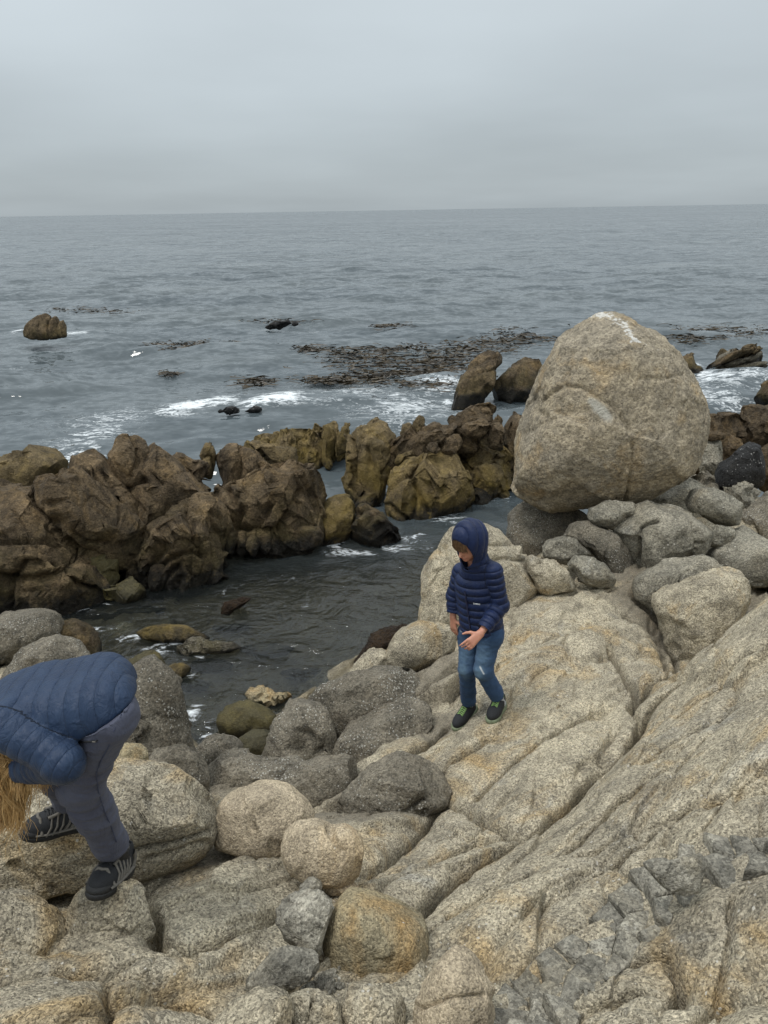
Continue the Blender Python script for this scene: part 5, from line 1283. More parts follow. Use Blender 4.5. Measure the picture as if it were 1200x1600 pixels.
def person_root(label, loc):
    o = bpy.data.objects.new('person', None); COL.objects.link(o)
    o.location = Vector(loc)
    o['label'] = label; o['category'] = 'person'
    return o
def child(root, name, v, f, mat, attrs=None, parent=None):
    v = np.asarray(v) - np.array(root.location)[None]
    me = mesh_from(name, v, f)
    for k_, a_ in (attrs or {}).items(): add_attr(me, k_, a_)
    o = add_obj(name, me, MAT[mat] if isinstance(mat, str) else mat, parent or root)
    return o
def bounds(pts, m):
    p = np.array(pts); return p.min(0) - m, p.max(0) + m

def build_shoe(root, heel, toe, ankle, up, L, style):
    """heel, toe: ground points under the shoe; style 'trail' (dark, sage sole) or 'hiker' (grey overlays)"""
    fw = unit(np.array(toe) - np.array(heel)); A = frame(fw, up); fwd, left, upv = A
    W = L * 0.175
    O = np.array(heel, float)
    P = lambda a, b, c: O + fwd * a * L + left * b * L + upv * c * L
    lo, hi = bounds([P(-.2, -.3, -.1), P(1.15, .3, .7), P(-.2, .3, .7), P(1.15, -.3, -.1), P(-.2,-.3,.7), P(1.15,.3,-.1)], .01)
    S = Sdf(lo, hi, 0.0045)
    S.ell(P(.74, 0, .17), A, (L * .27, W * .98, L * .155), .02)
    S.ell(P(.50, 0, .20), A, (L * .30, W * .90, L * .19), .04)
    S.ell(P(.18, 0, .20), A, (L * .22, W * .80, L * .20), .04)
    S.cone(P(.40, 0, .30), P(.22, 0, .42), W * .66, W * .74, .04)
    S.cone(P(.50, 0, .30), P(.33, 0, .44), W * .42, W * .40, .03)
    S.half(P(0, 0, .09), -upv)
    S.half(P(0, 0, .475), unit(upv - .15 * fwd))
    # opening for the ankle
    S.cone(P(.23, 0, .36), P(.20, 0, .62), W * .56, W * .60, .004, mode='cut')
    v, q = S.mesh(2)
    sh = child(root, 'shoe', v, q, 'shoe_black'); SV = v.copy()
    # sole
    T = Sdf(lo, hi, 0.0045)
    e_ = 1.3 if style == 'trail' else 1.0
    T.ell(P(.74, 0, .06), A, (L * .30, W * 1.10 * (1 + .06 * (e_ > 1)), L * .13 * e_), .02)
    T.ell(P(.45, 0, .06), A, (L * .36, W * .95, L * .12), .03)
    T.ell(P(.17, 0, .07), A, (L * (.24 + .05 * (e_ > 1)), W * .95 * (1 + .12 * (e_ > 1)), L * .16 * e_), .03)
    T.half(P(0, 0, .0), -upv)
    T.half(P(.5, 0, .105 if style == 'hiker' else .15), unit(upv + (.06 if style == 'trail' else .02) * fwd))
    for i in range(9):
        a = .06 + i * .108
        T.cone(P(a, -.3, -.01), P(a, .3, -.01), L * .016, L * .016, .0, mode='cut')
    if style == 'trail':
        for i in range(7):
            a = .02 + i * .15
            for sd in (-1, 1):
                T.cone(P(a, sd * .215, .02), P(a + .07, sd * .20, .10), L * .018, L * .018, .008, mode='cut')
    v, q = T.mesh(1)
    child(root, 'sole', v, q, 'sage' if style == 'trail' else 'rubber', parent=sh)
    vu = v0 if False else SV
    def proj(p, dr):
        d = vu - p; t = d @ dr; perp = np.linalg.norm(d - t[:, None] * dr, axis=1)
        m_ = perp < .007
        return p + dr * ((t[m_].max() if m_.any() else .03) + .001)
    def on_top(a, b):
        return proj(P(a, b, .05), upv)
    lc = []; LR = .0021 if style == 'trail' else .003
    n = 5 if style == 'trail' else 6
    for i in range(n):
        a = .68 - .05 * i
        lc.append(tube([on_top(a, -.085), on_top(a + .012, 0) + upv * .006, on_top(a + .03, .085)], LR, LR, 5))
        lc.append(tube([on_top(a, .085), on_top(a + .012, 0) + upv * .006, on_top(a + .03, -.085)], LR, LR, 5))
    for sd in (-1, 1):
        k0 = on_top(.38, 0) + upv * .008
        lc.append(tube([k0, k0 + left * sd * .03 + upv * .018, k0 + left * sd * .05 + fwd * .02 - upv * .002, k0 + left * sd * .02 + fwd * .01], LR * .8, LR * .8, 5))
    v, f = join(lc)
    child(root, 'lace', v, f, 'lime' if style == 'trail' else 'rubber', parent=sh)
    if style == 'hiker':
        # suede overlays: toe cap line, ribs down the sides, heel counter and collar
        ov = []
        def side_pt(a, sd, c):
            return proj(P(a, 0, c), left * np.sign(sd) if abs(sd) > .9 else unit(left * np.sign(sd) - fwd))
        for sd in (-1, 1):
            for i in range(5):
                a = .66 - i * .085
                ov.append(tube([side_pt(a + .05, sd, .11), side_pt(a + .03, sd, .18), side_pt(a, sd, .25), on_top(a - .02, sd * .095)], .0085, .0065, 6, flatten=.5))
            ov.append(tube([side_pt(.86, sd, .13), side_pt(.7, sd, .14), side_pt(.5, sd, .13), side_pt(.3, sd, .13), side_pt(.12, sd, .14), side_pt(.0, sd * .7, .16)], .009, .011, 6, flatten=.5))
            ov.append(tube([side_pt(.12, sd, .15), side_pt(.10, sd, .25), side_pt(.16, sd, .33), side_pt(.22, sd, .38)], .014, .012, 6, flatten=.5))
            ov.append(tube([on_top(.70, sd * .10), on_top(.62, sd * .098), on_top(.5, sd * .095), on_top(.38, sd * .095)], .0065, .0065, 6))
        ov.append(tube([side_pt(.78, -1, .15), on_top(.80, -.06), on_top(.82, 0), on_top(.80, .06), side_pt(.78, 1, .15)], .006, .006, 6))
        v, f = join(ov)
        child(root, 'overlay', v, f, 'shoe_grey', parent=sh)
        tc_ = Sdf(lo, hi, 0.0045)
        tc_.ell(P(.80, 0, .12), A, (L * .235, W * 1.03, L * .115), .01)
        tc_.half(P(.76, 0, .1), unit(-fwd + .5 * upv)); tc_.half(P(0, 0, .06), -upv)
        v, f = tc_.mesh(1)
        child(root, 'toe_cap', v, f, 'rubber', parent=sh)
    else:
        pt = [tube([on_top(.40, -.07), on_top(.37, 0) + upv * .004, on_top(.40, .07)], .007, .007, 6)]
        v, f = join(pt); child(root, 'tongue_trim', v, f, 'shoe_grey', parent=sh)
    return sh

def quilt_attr(v, torso, arms):
    """seam phase along the trunk or along the nearest sleeve. torso: (origin, axis, capsules, radius, period); arms: list of (a, b, radius, period, phase)"""
    o, ax, caps, rad_, per = torso
    def sd(p, q, rr_):
        ab = q - p; t0 = ((v - p) @ ab) / (ab @ ab); t = np.clip(t0, 0, 1)
        return np.linalg.norm(v - p - t[:, None] * ab, axis=1) - rr_, t0 * np.linalg.norm(ab)
    best = np.min([sd(a, b, rad_)[0] for a, b in caps], axis=0); u = ((v - o) @ ax) / per + 40
    for p, q, rr_, pr, ph in arms:
        d, t = sd(p, q, rr_); m_ = d < best
        u = np.where(m_, t / pr + ph, u); best = np.where(m_, d, best)
    return u
# ================================================================== the boy
def build_boy():
    fr = hit2(716, 1136); fl = hit2(776, 1118)
    root = person_root('boy in hooded navy puffer jacket and blue jeans picking his way across the granite ledge', (fr + fl) / 2)
    Y0 = (fr[1] + fl[1]) / 2
    J_ = lambda px, py, dy: at_y(px, py, Y0 + dy)
    fwd = unit([-0.62, -0.78, 0]); left = unit(np.cross([0, 0, 1], fwd))
    head = J_(733, 846, -.05); neck = J_(744, 886, .0)
    rsh, lsh = J_(721, 893, .11), J_(771, 893, -.07)
    rel, lel = J_(711, 930, .13), J_(781, 946, -.08)
    rwr, lwr = J_(708, 962, .09), J_(752, 988, -.22)
    chest = J_(745, 915, .02); pelv = J_(753, 985, .02)
    rhip, lhip = J_(736, 992, .08), J_(766, 990, -.03)
    rkn, lkn = J_(730, 1044, .0), J_(755, 1046, -.10)
    # feet on the rock
    rtoe, rheel = hit2(710, 1142), hit2(736, 1114)
    ltoe, lheel = hit2(766, 1131), hit2(790, 1100)
    Ls = 0.245
    def foot(toe, heel, lift):
        d = unit(heel - toe); h_ = toe + d * Ls
        g = height_at(h_[0], h_[1])
        return toe + np.array([0, 0, .0]), np.array([h_[0], h_[1], max(h_[2], g) + lift])
    rtoe, rheel = foot(rtoe, rheel, .0); ltoe, lheel = foot(ltoe, lheel, .03)
    upn = unit([-0.12, -0.2, 1.0])
    ran = rheel + unit(rtoe - rheel) * Ls * .22 + upn * .10; lan = lheel + unit(ltoe - lheel) * Ls * .22 + upn * .10
    # body
    lo, hi = bounds([head, rel, lel, rwr, lwr, ran, lan, rkn, lkn, rtoe, ltoe], .16)
    B = Sdf(lo, hi, 0.0055)
    fdir = unit([-0.66, -0.60, -0.42]); HA = frame(fdir, [0, 0, 1])
    hf, hl, hu = HA
    B.ell(head, HA, (.088, .072, .102), .02)
    B.ell(head + hf * .03 - hu * .05, HA, (.055, .052, .055), .02)
    B.ell(head + hf * .068 - hu * .086, HA, (.02, .022, .018), .015)      # chin
    B.cone(head + hf * .082 - hu * .005, head + hf * .101 - hu * .034, .008, .0115, .008)     # nose
    B.cone(head + hf * .085 - hu * .062 + hl * .014, head + hf * .085 - hu * .062 - hl * .014, .0085, .0085, .006)   # lips
    for sd in (-1, 1):
        B.ell(head + hl * sd * .074 - hu * .012, HA, (.018, .008, .028), .006)     # ears
        B.ell(head + hf * .083 + hl * sd * .031 + hu * .004, HA, (.014, .014, .009), .008, mode='cut')
    B.cone(head - hu * .05 - hf * .02, neck, .048, .05, .03)
    B.cone(chest, neck, .065, .045, .02); B.cone(pelv, chest, .072, .072, .02)
    for sh_, el, wr in ((rsh, rel, rwr), (lsh, lel, lwr)):
        B.cone(sh_, el, .04, .033, .03); B.cone(el, wr, .033, .021, .02)
    for hp, kn, an in ((rhip, rkn, ran), (lhip, lkn, lan)):
        B.cone(hp, kn, .065, .045, .03); B.cone(kn, an, .045, .03, .02)
    hand(B, lwr + unit(lwr - lel) * .012, unit([-.62, -.35, -.42]), unit([-.5, .5, -.6]), unit([-.55, .0, .62]), .92, .5, point=.3)
    hand(B, rwr + unit(rwr - rel) * .012, unit([.08, -.12, -1]), unit([.75, .6, -.05]), unit([.5, -.85, -.1]), .85, .3)
    v, q = B.mesh(1)
    lipc = head + hf * .088 - hu * .064
    dl = v - lipc
    lips = np.exp(-((dl @ hl) / .02) ** 2 - ((dl @ hu) / .007) ** 2) * ((v - head) @ hf > .05)
    child(root, 'body', v, q, 'skin', {'lips': lips})
    # jacket
    lo, hi = bounds([head, rel, lel, rwr, lwr, pelv - [0, 0, .05]], .2)
    Jk = Sdf(lo, hi, 0.0052)
    axis = unit(chest - pelv); org = pelv
    Q = (.052, .008, org, axis)
    hem = pelv + axis * .01
    for sd in (-1, 1):
        Jk.cone(hem + left * sd * .048, chest + left * sd * .042, .102, .095, .04, Q)
        Jk.cone(chest + left * sd * .045, (rsh if sd < 0 else lsh) - left * sd * .03, .085, .06, .04, Q)
    Jk.cone(pelv, chest, .108, .112, .05, Q); Jk.cone(chest, neck, .10, .075, .05, Q)
    for sh_, el, wr, p_ in ((rsh, rel, rwr, .2), (lsh, lel, lwr, .5)):
        Jk.cone(sh_, el, .060, .054, .010, (.045, .007), ph=p_); Jk.cone(el, wr - unit(wr - el) * .008, .058, .043, .02, (.052, .010), ph=p_)
    # elastic hem and cuffs
    Jk.half(hem + axis * .012, -axis)
    for el, wr in ((rel, rwr), (lel, lwr)):
        c = wr; d = unit(wr - el)
        Jk.cone(c + d * .012, c + d * .16, .055, .055, .004, mode='cut')
    Jk.cone(neck, head - hu * .05, .082, .092, .04, (.05, .008))
    # hood
    Jk.ell(head - hf * .015 + hu * .012, HA, (.121, .103, .131), .03, quilt=(.062, .009, unit(hf + hu * .6)))
    Jk.ell(head + hf * .10 - hu * .022, HA, (.088, .074, .104), .012, mode='cut')
    Jk.ell(head - hf * .0, HA, (.094, .079, .108), .004, mode='cut')
    Jk.cone(neck + hf * .03, head - hu * .06 + hf * .03, .05, .06, .004, mode='cut')
    v, q = Jk.mesh(1)
    # trunk of the hood must not swallow the face
    qa = quilt_attr(v, (org, axis, [(pelv, neck), (pelv + left * .05, chest + left * .05), (pelv - left * .05, chest - left * .05)], .105, .052), [(rsh, rel, .062, .045, .2), (rel, rwr, .05, .045, .35), (lsh, lel, .062, .045, .4), (lel, lwr, .05, .045, .35)])
    hm = np.linalg.norm(v - head, axis=1) < .165
    qa = np.where(hm & ((v - neck) @ hu > .02), ((v - head) @ unit(hf + hu * .6)) / .055 + 10.5, qa)
    jk = child(root, 'jacket', v, q, 'navy', {'quilt': qa})
    # zip and chest mark
    zf = unit(fwd - .05 * left)
    def onj(p, dr):
        d = v - p; t = d @ dr; perp = np.linalg.norm(d - t[:, None] * dr, axis=1)
        m_ = perp < .012
        return p + dr * (t[m_].max() if m_.any() else .12)
    zp = [onj(pelv + axis * a, zf) + zf * .002 for a in np.linspace(-.03, .34, 16)]
    zv, zq = tube(zp, .0055, .0055, 6)
    child(root, 'zip', zv, zq, flat_mat('navy_zip', (0.014, 0.018, 0.05), 0.45, 0.5, 60, 0.3), parent=jk)
    lg = unit(fwd + left * .75)
    words = []
    rr = np.random.RandomState(3)
    for i in range(8):
        a = onj(pelv + axis * .265 + left * (.0), unit(fwd + left * (.36 + .055 * i))) + unit(fwd + left * .6) * .002
        hh = .0042 if i not in (0, 7) else .006
        words.append(tube([a - axis * hh, a + axis * hh * (0.6 + .6 * rr.rand())], .0017, .0017, 5))
    words.append(tube([onj(pelv + axis * .265, unit(fwd + left * (.40 + .07 * i))) + unit(fwd + left * .6) * .002 for i in range(4)], .0014, .0014, 5))
    wv, wq = join(words); child(root, 'chest_print', wv, wq, 'white_print', parent=jk)
    # jeans
    lo, hi = bounds([pelv + [0, 0, .08], rkn, lkn, ran, lan], .17)
    T = Sdf(lo, hi, 0.006)
    for hp, kn, an, sd in ((rhip, rkn, ran, -1), (lhip, lkn, lan, 1)):
        T.cone(hp, kn, .077, .056, .03); T.cone(kn, an + unit(an - kn) * -.01, .055, .050, .03)
        T.cone(hp, pelv + left * sd * .035 + axis * .03, .085, .092, .04)
    for kn, an in ((rkn, ran), (lkn, lan)):
        d = unit(an - kn)
        T.cone(an + d * .015, an + d * .14, .065, .065, .004, mode='cut')
    v, q = T.mesh(1)
    N = vnormals(v, q)
    v = v + N * (.006 * fbm(v * np.array([9, 9, 16]) + 3, 3) + .004 * ridged(v * np.array([14, 14, 26]), 2))[:, None]
    fade = np.zeros(len(v))
    for hp, kn in ((rhip, rkn), (lhip, lkn)):
        for t, r_, s_ in ((.55, .07, .6), (.95, .05, .9)):
            c = hp + (kn - hp) * t + fwd * .055
            fade = np.maximum(fade, s_ * np.exp(-(np.linalg.norm((v - c) * np.array([1.3, 1.3, .8]), axis=1) / r_) ** 2))
    pp = to_px(v); frn = (N @ F_AX) < .2
    mark = np.maximum(np.exp(-(px_dist(pp, [(750,1042),(753,1048),(756,1053)]) / 1.0) ** 2), np.exp(-(px_dist(pp, [(720,972),(721,986)]) / 1.3) ** 2)) * frn
    child(root, 'jeans', v, q, 'denim', {'fade': fade, 'mark': mark * .9})
    for an, kn in ((ran, rkn), (lan, lkn)):
        d = unit(an - kn)
        sv, sq = tube([an - d * .03, an + d * .01, an + d * .05], .038, .036, 14)
        child(root, 'sock', sv, sq, 'sock')
    build_shoe(root, rheel, rtoe, ran, upn, Ls, 'trail'); build_shoe(root, lheel, ltoe, lan, upn, Ls, 'trail')
    # fringe
    rr = np.random.RandomState(4); paths = []
    for i in range(150):
        a = -.95 + 1.9 * rr.rand(); st = head + hu * (.098 + .004 * rr.rand()) + hf * (.02 + .03 * rr.rand()) + hl * .05 * a
        L = .10 + .035 * rr.rand()
        pth = [st]
        for s_ in range(1, 8):
            t = s_ / 7
            ang = t * 1.25
            c = head + hl * (.066 * a * (.62 + .35 * t)) + hf * (.035 + .068 * math.sin(min(ang, 1.4)) * math.sqrt(max(0, 1 - .45 * a * a))) + hu * (.105 * math.cos(ang * (1.15 + .12 * rr.rand())))
            pth.append(c + rr.normal(size=3) * .0012)
        paths.append(pth)
    hv, hq, sv = strands(paths, .0042, .0012, 5, .6, 2)
    child(root, 'hair', hv, hq, 'brown_hair', {'strand': sv})
    for sd in (-1, 1):
        ev, ef = ico(3)
        child(root, 'eye', head + hf * .074 + hl * sd * .031 + hu * .004 + ev * .0105, ef, 'eye')
    return root
build_boy()

# ================================================================== the woman bending down at the left edge
def build_woman():
    K = lambda px, py, Y: at_y(px, py, Y)
    nank, nkn, nhip = K(186, 1338, 2.10), K(126, 1228, 2.00), K(166, 1112, 1.95)
    fank, fkn = K(98, 1262, 2.36), K(78, 1186, 2.22)
    across = unit([-0.36, .93, 0.0]) * .20
    fhip = nhip + across
    pelv = K(160, 1084, 2.04)
    root = person_root('woman in blue puffer jacket bending over at the left edge, long blonde hair hanging down', K(150, 1380, 2.1))
    chest = K(48, 1104, 2.05); neck = K(-14, 1108, 2.04)
    nsh, fsh = K(8, 1132, 1.92), K(28, 1085, 2.20)
    nel, nwr = K(101, 1192, 1.84), K(24, 1200, 2.0)
    fel, fwr = K(70, 1165, 2.28), K(15, 1205, 2.2)
    head = K(-34, 1150, 2.02)
    # shoes: near boot on the small block, far boot on the ledge rock
    L = 0.262
    ntoe, nheel = K(144, 1408, 1.985), K(198, 1360, 2.22)
    ftoe, fheel = K(34, 1310, 2.30), K(122, 1290, 2.42)
    def fix(toe, heel):
        d = unit(heel - toe); return toe, toe + d * L
    ntoe, nheel = fix(ntoe, nheel); ftoe, fheel = fix(ftoe, fheel)
    up = unit([.05, -.08, 1])
    nank = nheel + unit(ntoe - nheel) * L * .22 + up * .125; fank = fheel + unit(ftoe - fheel) * L * .22 + up * .125
    spine = unit(chest - pelv)
    lo, hi = bounds([head, neck, nel, nwr, fwr, nank, fank, ntoe, ftoe, nhip, fhip], .2)
    B = Sdf(lo, hi, 0.009)
    fdir = unit([-.35, -.05, -.9]); HA = frame(fdir, [-.9, 0, .35]); hf, hl, hu = HA
    B.ell(head, HA, (.098, .078, .115), .02); B.ell(head + hf * .035 - hu * .055, HA, (.06, .055, .06), .03)
    B.cone(head + hf * .092 - hu * .005, head + hf * .114 - hu * .04, .009, .013, .01)
    B.cone(head + hf * .095 - hu * .07 + hl * .016, head + hf * .095 - hu * .07 - hl * .016, .009, .009, .008)
    for sd in (-1, 1):
        B.ell(head + hl * sd * .08 - hu * .01, HA, (.02, .009, .03), .006)
        B.ell(head + hf * .09 + hl * sd * .033, HA, (.015, .015, .009), .008, mode='cut')
    B.cone(head - hu * .05 - hf * .02, neck, .05, .055, .03); B.cone(neck, chest, .055, .06, .02); B.cone(chest, pelv, .065, .065, .02)
    for sh_, el, wr in ((nsh, nel, nwr), (fsh, fel, fwr)):
        B.cone(chest, sh_, .06, .04, .02); B.cone(sh_, el, .045, .038, .03); B.cone(el, wr, .038, .024, .02)
    for hp, kn, an in ((nhip, nkn, nank), (fhip, fkn, fank)):
        B.cone(pelv, hp, .045, .05, .01); B.cone(hp, kn, .06, .042, .02); B.cone(kn, an, .052, .035, .02)
    hand(B, nwr, unit([-.7, .2, -.6]), unit([.3, .6, -.6]), unit([-.2, -.9, .1]), 1.1, .6)
    hand(B, fwr, unit([-.6, -.1, -.75]), unit([.4, -.6, -.5]), unit([-.2, .9, .1]), 1.1, .6)
    v, q = B.mesh(1)
    child(root, 'body', v, q, 'skin', {'lips': np.zeros(len(v))})
    # jacket: quilting runs across the back
    lo, hi = bounds([neck, chest, pelv, nel, nwr, fel, fwr], .24)
    Jk = Sdf(lo, hi, 0.0066)
    Q = (.050, .0035, pelv, spine)
    side = unit(fhip - nhip)
    hemp = pelv - spine * .01
    belly = np.cross(spine, side); belly = belly if belly[2] < 0 else -belly
    for u in (-.5, 0, .5):
        Jk.cone(hemp + side * .14 * u, pelv + spine * .18 + side * .14 * u + belly * .01, .095, .092, .04, Q)
        Jk.cone(pelv + spine * .18 + side * .14 * u + belly * .01, chest + side * .16 * u + belly * .015, .092, .088, .04, Q)
    Jk.cone(chest, neck, .09, .074, .05, Q)
    for u in (-.5, .5):
        Jk.cone(pelv + side * .14 * u + belly * .06, pelv + side * .13 * u + spine * .16 + belly * .035, .090, .082, .04, Q)
    for sh_ in (nsh, fsh):
        Jk.cone(chest + (sh_ - chest) * .3, sh_, .085, .068, .04, Q)
    # hem cut follows the hips
    hn = unit(np.array([.50, .0, -.87])); hp0 = K(168, 1117, 1.95)
    Jk.half(hp0, hn)
    for sh_, el, wr in ((nsh, nel, nwr), (fsh, fel, fwr)):
        Jk.cone(sh_, el, .070, .055, .010, (.040, .004), ph=.4)
        Jk.cone(el, el + (wr - el) * .92, .057, .045, .02, (.05, .008), ph=.2)
    Jk.cone(neck + spine * .02, neck + spine * .05 + belly * .03, .085, .080, .03, (.04, .006))
    for el, wr in ((nel, nwr), (fel, fwr)):
        d = unit(wr - el); Jk.cone(el + (wr - el) * .94, wr + d * .1, .06, .06, .004, mode='cut')
    v, q = Jk.mesh(1)
    N = vnormals(v, q)
    v = v + N * (.004 * ridged(v * np.array([7, 7, 7]) + 5, 3) * np.clip(.5 + 3 * fbm(v * 3 + 2, 2), 0, 1))[:, None]
    qa = quilt_attr(v, (pelv, spine, [(pelv + side * .07 * u_, chest + side * .075 * u_) for u_ in (-1, 0, 1)], .098, .050), [(nsh + (nel - nsh) * .22, nel, .066, .040, .4), (nel, nwr, .055, .040, .3), (fsh, fel, .074, .042, .4), (fel, fwr, .055, .042, .3)])
    child(root, 'jacket', v, q, 'blue', {'quilt': qa})
    # trousers
    lo, hi = bounds([pelv, nhip, fhip, nkn, fkn, nank, fank], .22)
    T = Sdf(lo, hi, 0.007)
    rump = pelv + np.array([.0, 0, -.03])
    for hp, kn, an in ((nhip, nkn, nank), (fhip, fkn, fank)):
        T.cone(hp + (rump - hp) * .4, hp, .080, .088, .03)
        T.cone(hp, kn, .086, .060, .03); T.cone(kn, kn + (an - kn) * .35, .059, .062, .03); T.cone(kn + (an - kn) * .35, an - unit(an - kn) * .0, .061, .054, .03)
    T.cone(nhip, fhip, .088, .088, .03); T.cone(pelv, pelv + spine * .05, .08, .075, .03)
    T.half(hp0 - hn * .012, -hn)
    for kn, an in ((nkn, nank), (fkn, fank)):
        d = unit(an - kn); T.cone(an + d * .01, an + d * .16, .08, .08, .004, mode='cut')
    v, q = T.mesh(1)
    N = vnormals(v, q)
    fold = np.zeros(len(v))
    for kn, an in ((nkn, nank), (fkn, fank)):
        dk = np.linalg.norm(v - kn, axis=1); da = np.linalg.norm(v - an, axis=1)
        fold += .008 * np.exp(-(dk / .16) ** 2) + .008 * np.exp(-(da / .13) ** 2)
    v = v + N * ((.006 + fold) * ridged(v * np.array([6, 6, 17]) + 2.2, 3) + .003 * fbm(v * 14, 2))[:, None]
    sh_ = (v - hp0) @ hn
    v = v - N * (.015 * np.clip(1 - (sh_ + .012) / .08, 0, 1))[:, None]
    tr = child(root, 'trousers', v, q, 'slate')
    def ontr(px, py):
        pp = to_px(v); m_ = (np.linalg.norm(pp - np.array([px, py]), axis=1) < 5)
        c = v[m_]; return c[np.argmin((c - CAM) @ F_AX)] if len(c) else K(px, py, 1.9)
    zp = np.array([ontr(x, y) for x, y in ((112, 1160), (122, 1161), (132, 1161), (142, 1161), (152, 1160))]) - F_AX * .004
    zv, zq = tube(zp, .0028, .0028, 5); child(root, 'pocket_zip', zv, zq, 'rubber', parent=tr)
    pv, pq = tube([zp[3] - F_AX * .003, zp[3] - F_AX * .003 + np.array([.010, 0, -.001])], .0022, .002, 6); child(root, 'zip_pull', pv, pq, 'shoe_grey', parent=tr)
    sm = np.array([ontr(x, y) for x, y in ((190, 1112), (183, 1140), (172, 1168), (160, 1192), (152, 1212), (158, 1240), (168, 1268), (178, 1295), (186, 1318))]) - F_AX * .001
    sv, sq = tube(sm, .0022, .0022, 5); child(root, 'seam', sv, sq, flat_mat('slate_seam', (0.05, 0.057, 0.09), 0.8, 0.2, 60, 0.2), parent=tr)
    for an, kn in ((nank, nkn), (fank, fkn)):
        d = unit(an - kn); s1, s2 = tube([an - d * .03, an + d * .02, an + d * .06], .043, .043, 14); child(root, 'sock', s1, s2, 'rubber')
    build_shoe(root, nheel, ntoe, nank, up, L, 'hiker'); build_shoe(root, fheel, ftoe, fank, up, L, 'hiker')
    # long hair falling from the head
    rr = np.random.RandomState(8); paths = []
    for lock in range(56):
        ph = rr.rand() * 6.28
        st = head + hl * .085 * math.cos(ph) - hf * .03 + (-hf * .05 + hu * .06) * math.sin(ph)
        tip = K(30 * rr.rand() ** .7 + 4 - 46 * rr.rand() ** 2, 1292 - 75 * rr.rand() ** 2, 1.93 + .08 * rr.rand())
        if rr.rand() < .25: tip = K(48 + 24 * rr.rand(), 1205 + 45 * rr.rand(), 1.93 + .1 * rr.rand())
        mid = head * .45 + tip * .55 + np.array([.07 + .10 * rr.rand(), -.05 * rr.rand(), .06])
        w0, w1 = rr.rand() * 6.28, rr.rand() * 6.28; am = .010 + .014 * rr.rand()
        for k_ in range(32):
            wsp = 2.4 if rr.rand() < .12 else 1.0
            o1, o2 = rr.normal(size=3) * .012, rr.normal(size=3) * np.array([.010, .010, .022]) * wsp; pth = []
            for s_ in range(11):
                t = s_ / 10
                p = (1 - t) ** 2 * st + 2 * t * (1 - t) * mid + t * t * tip
                p = p + np.array([math.sin(w0 + 10 * t), math.cos(w1 + 9 * t), 0]) * am * t + o1 * (1 - t) + o2 * t * (.4 + .6 * t)
                pth.append(p)
            paths.append(pth)
    hv, hq, sv = strands(paths, .0021, .0006, 3, .8, 5)
    child(root, 'hair', hv, hq, 'blonde', {'strand': sv})
    for sd in (-1, 1):
        ev, ef = ico(3); child(root, 'eye', head + hf * .082 + hl * sd * .033 + ev * .011, ef, 'eye')
    return root
build_woman()
# ------------------------------------------------------------------ fractured dike, rubble, kelp
def chip(center, dims, A, seed, p=36, planes=7):
    rr = np.random.RandomState(seed)
    v, f = ico(3)
    n = rr.normal(size=(planes, 3)); n /= np.linalg.norm(n, axis=1)[:, None]
    n[:, 2] *= .5; n /= np.linalg.norm(n, axis=1)[:, None]
    n = np.concatenate([n, np.eye(3), -np.eye(3)]); d = np.r_[0.8 + .3 * rr.rand(planes), .95, .95, .6, .95, .95, .95]
    pr = np.maximum(v @ n.T / d[None], 1e-6)
    r = (pr ** p).sum(1) ** (-1 / p)
    loc = v * r[:, None] * np.array(dims)[None]
    V = np.array(center)[None] + loc @ np.array(A)
    return V + .004 * np.stack([fbm(V * 25 + 7 * i, 2) for i in range(3)], 1), f
bed = bpy.data.objects['bedrock']
rr = np.random.RandomState(12)
def clip_poly(poly, p, n):
    out = []
    for i in range(len(poly)):
        a, b = poly[i], poly[(i + 1) % len(poly)]
        da, db = (a - p) @ n, (b - p) @ n
        if da <= 0: out.append(a)
        if (da < 0) != (db < 0) and abs(da - db) > 1e-12: out.append(a + (b - a) * da / (da - db))
    return out
seglen = np.linalg.norm(np.diff(DIKE, axis=0), axis=1); cum = np.r_[0, np.cumsum(seglen)]
def dike_pt(s_, t_):
    k = int(np.clip(np.searchsorted(cum, s_, side='right') - 1, 0, len(seglen) - 1))
    c = DIKE[k] + (DIKE[k + 1] - DIKE[k]) * (s_ - cum[k]) / seglen[k]
    k2 = min(k + 1, len(seglen) - 1); al = np.clip((s_ - cum[k]) / seglen[k], 0, 1)
    t = unit((DIKE[k + 1] - DIKE[k]) * (1 - al) + (DIKE[k2 + 1] - DIKE[k2]) * al)
    return c + np.array([-t[1], t[0]]) * t_
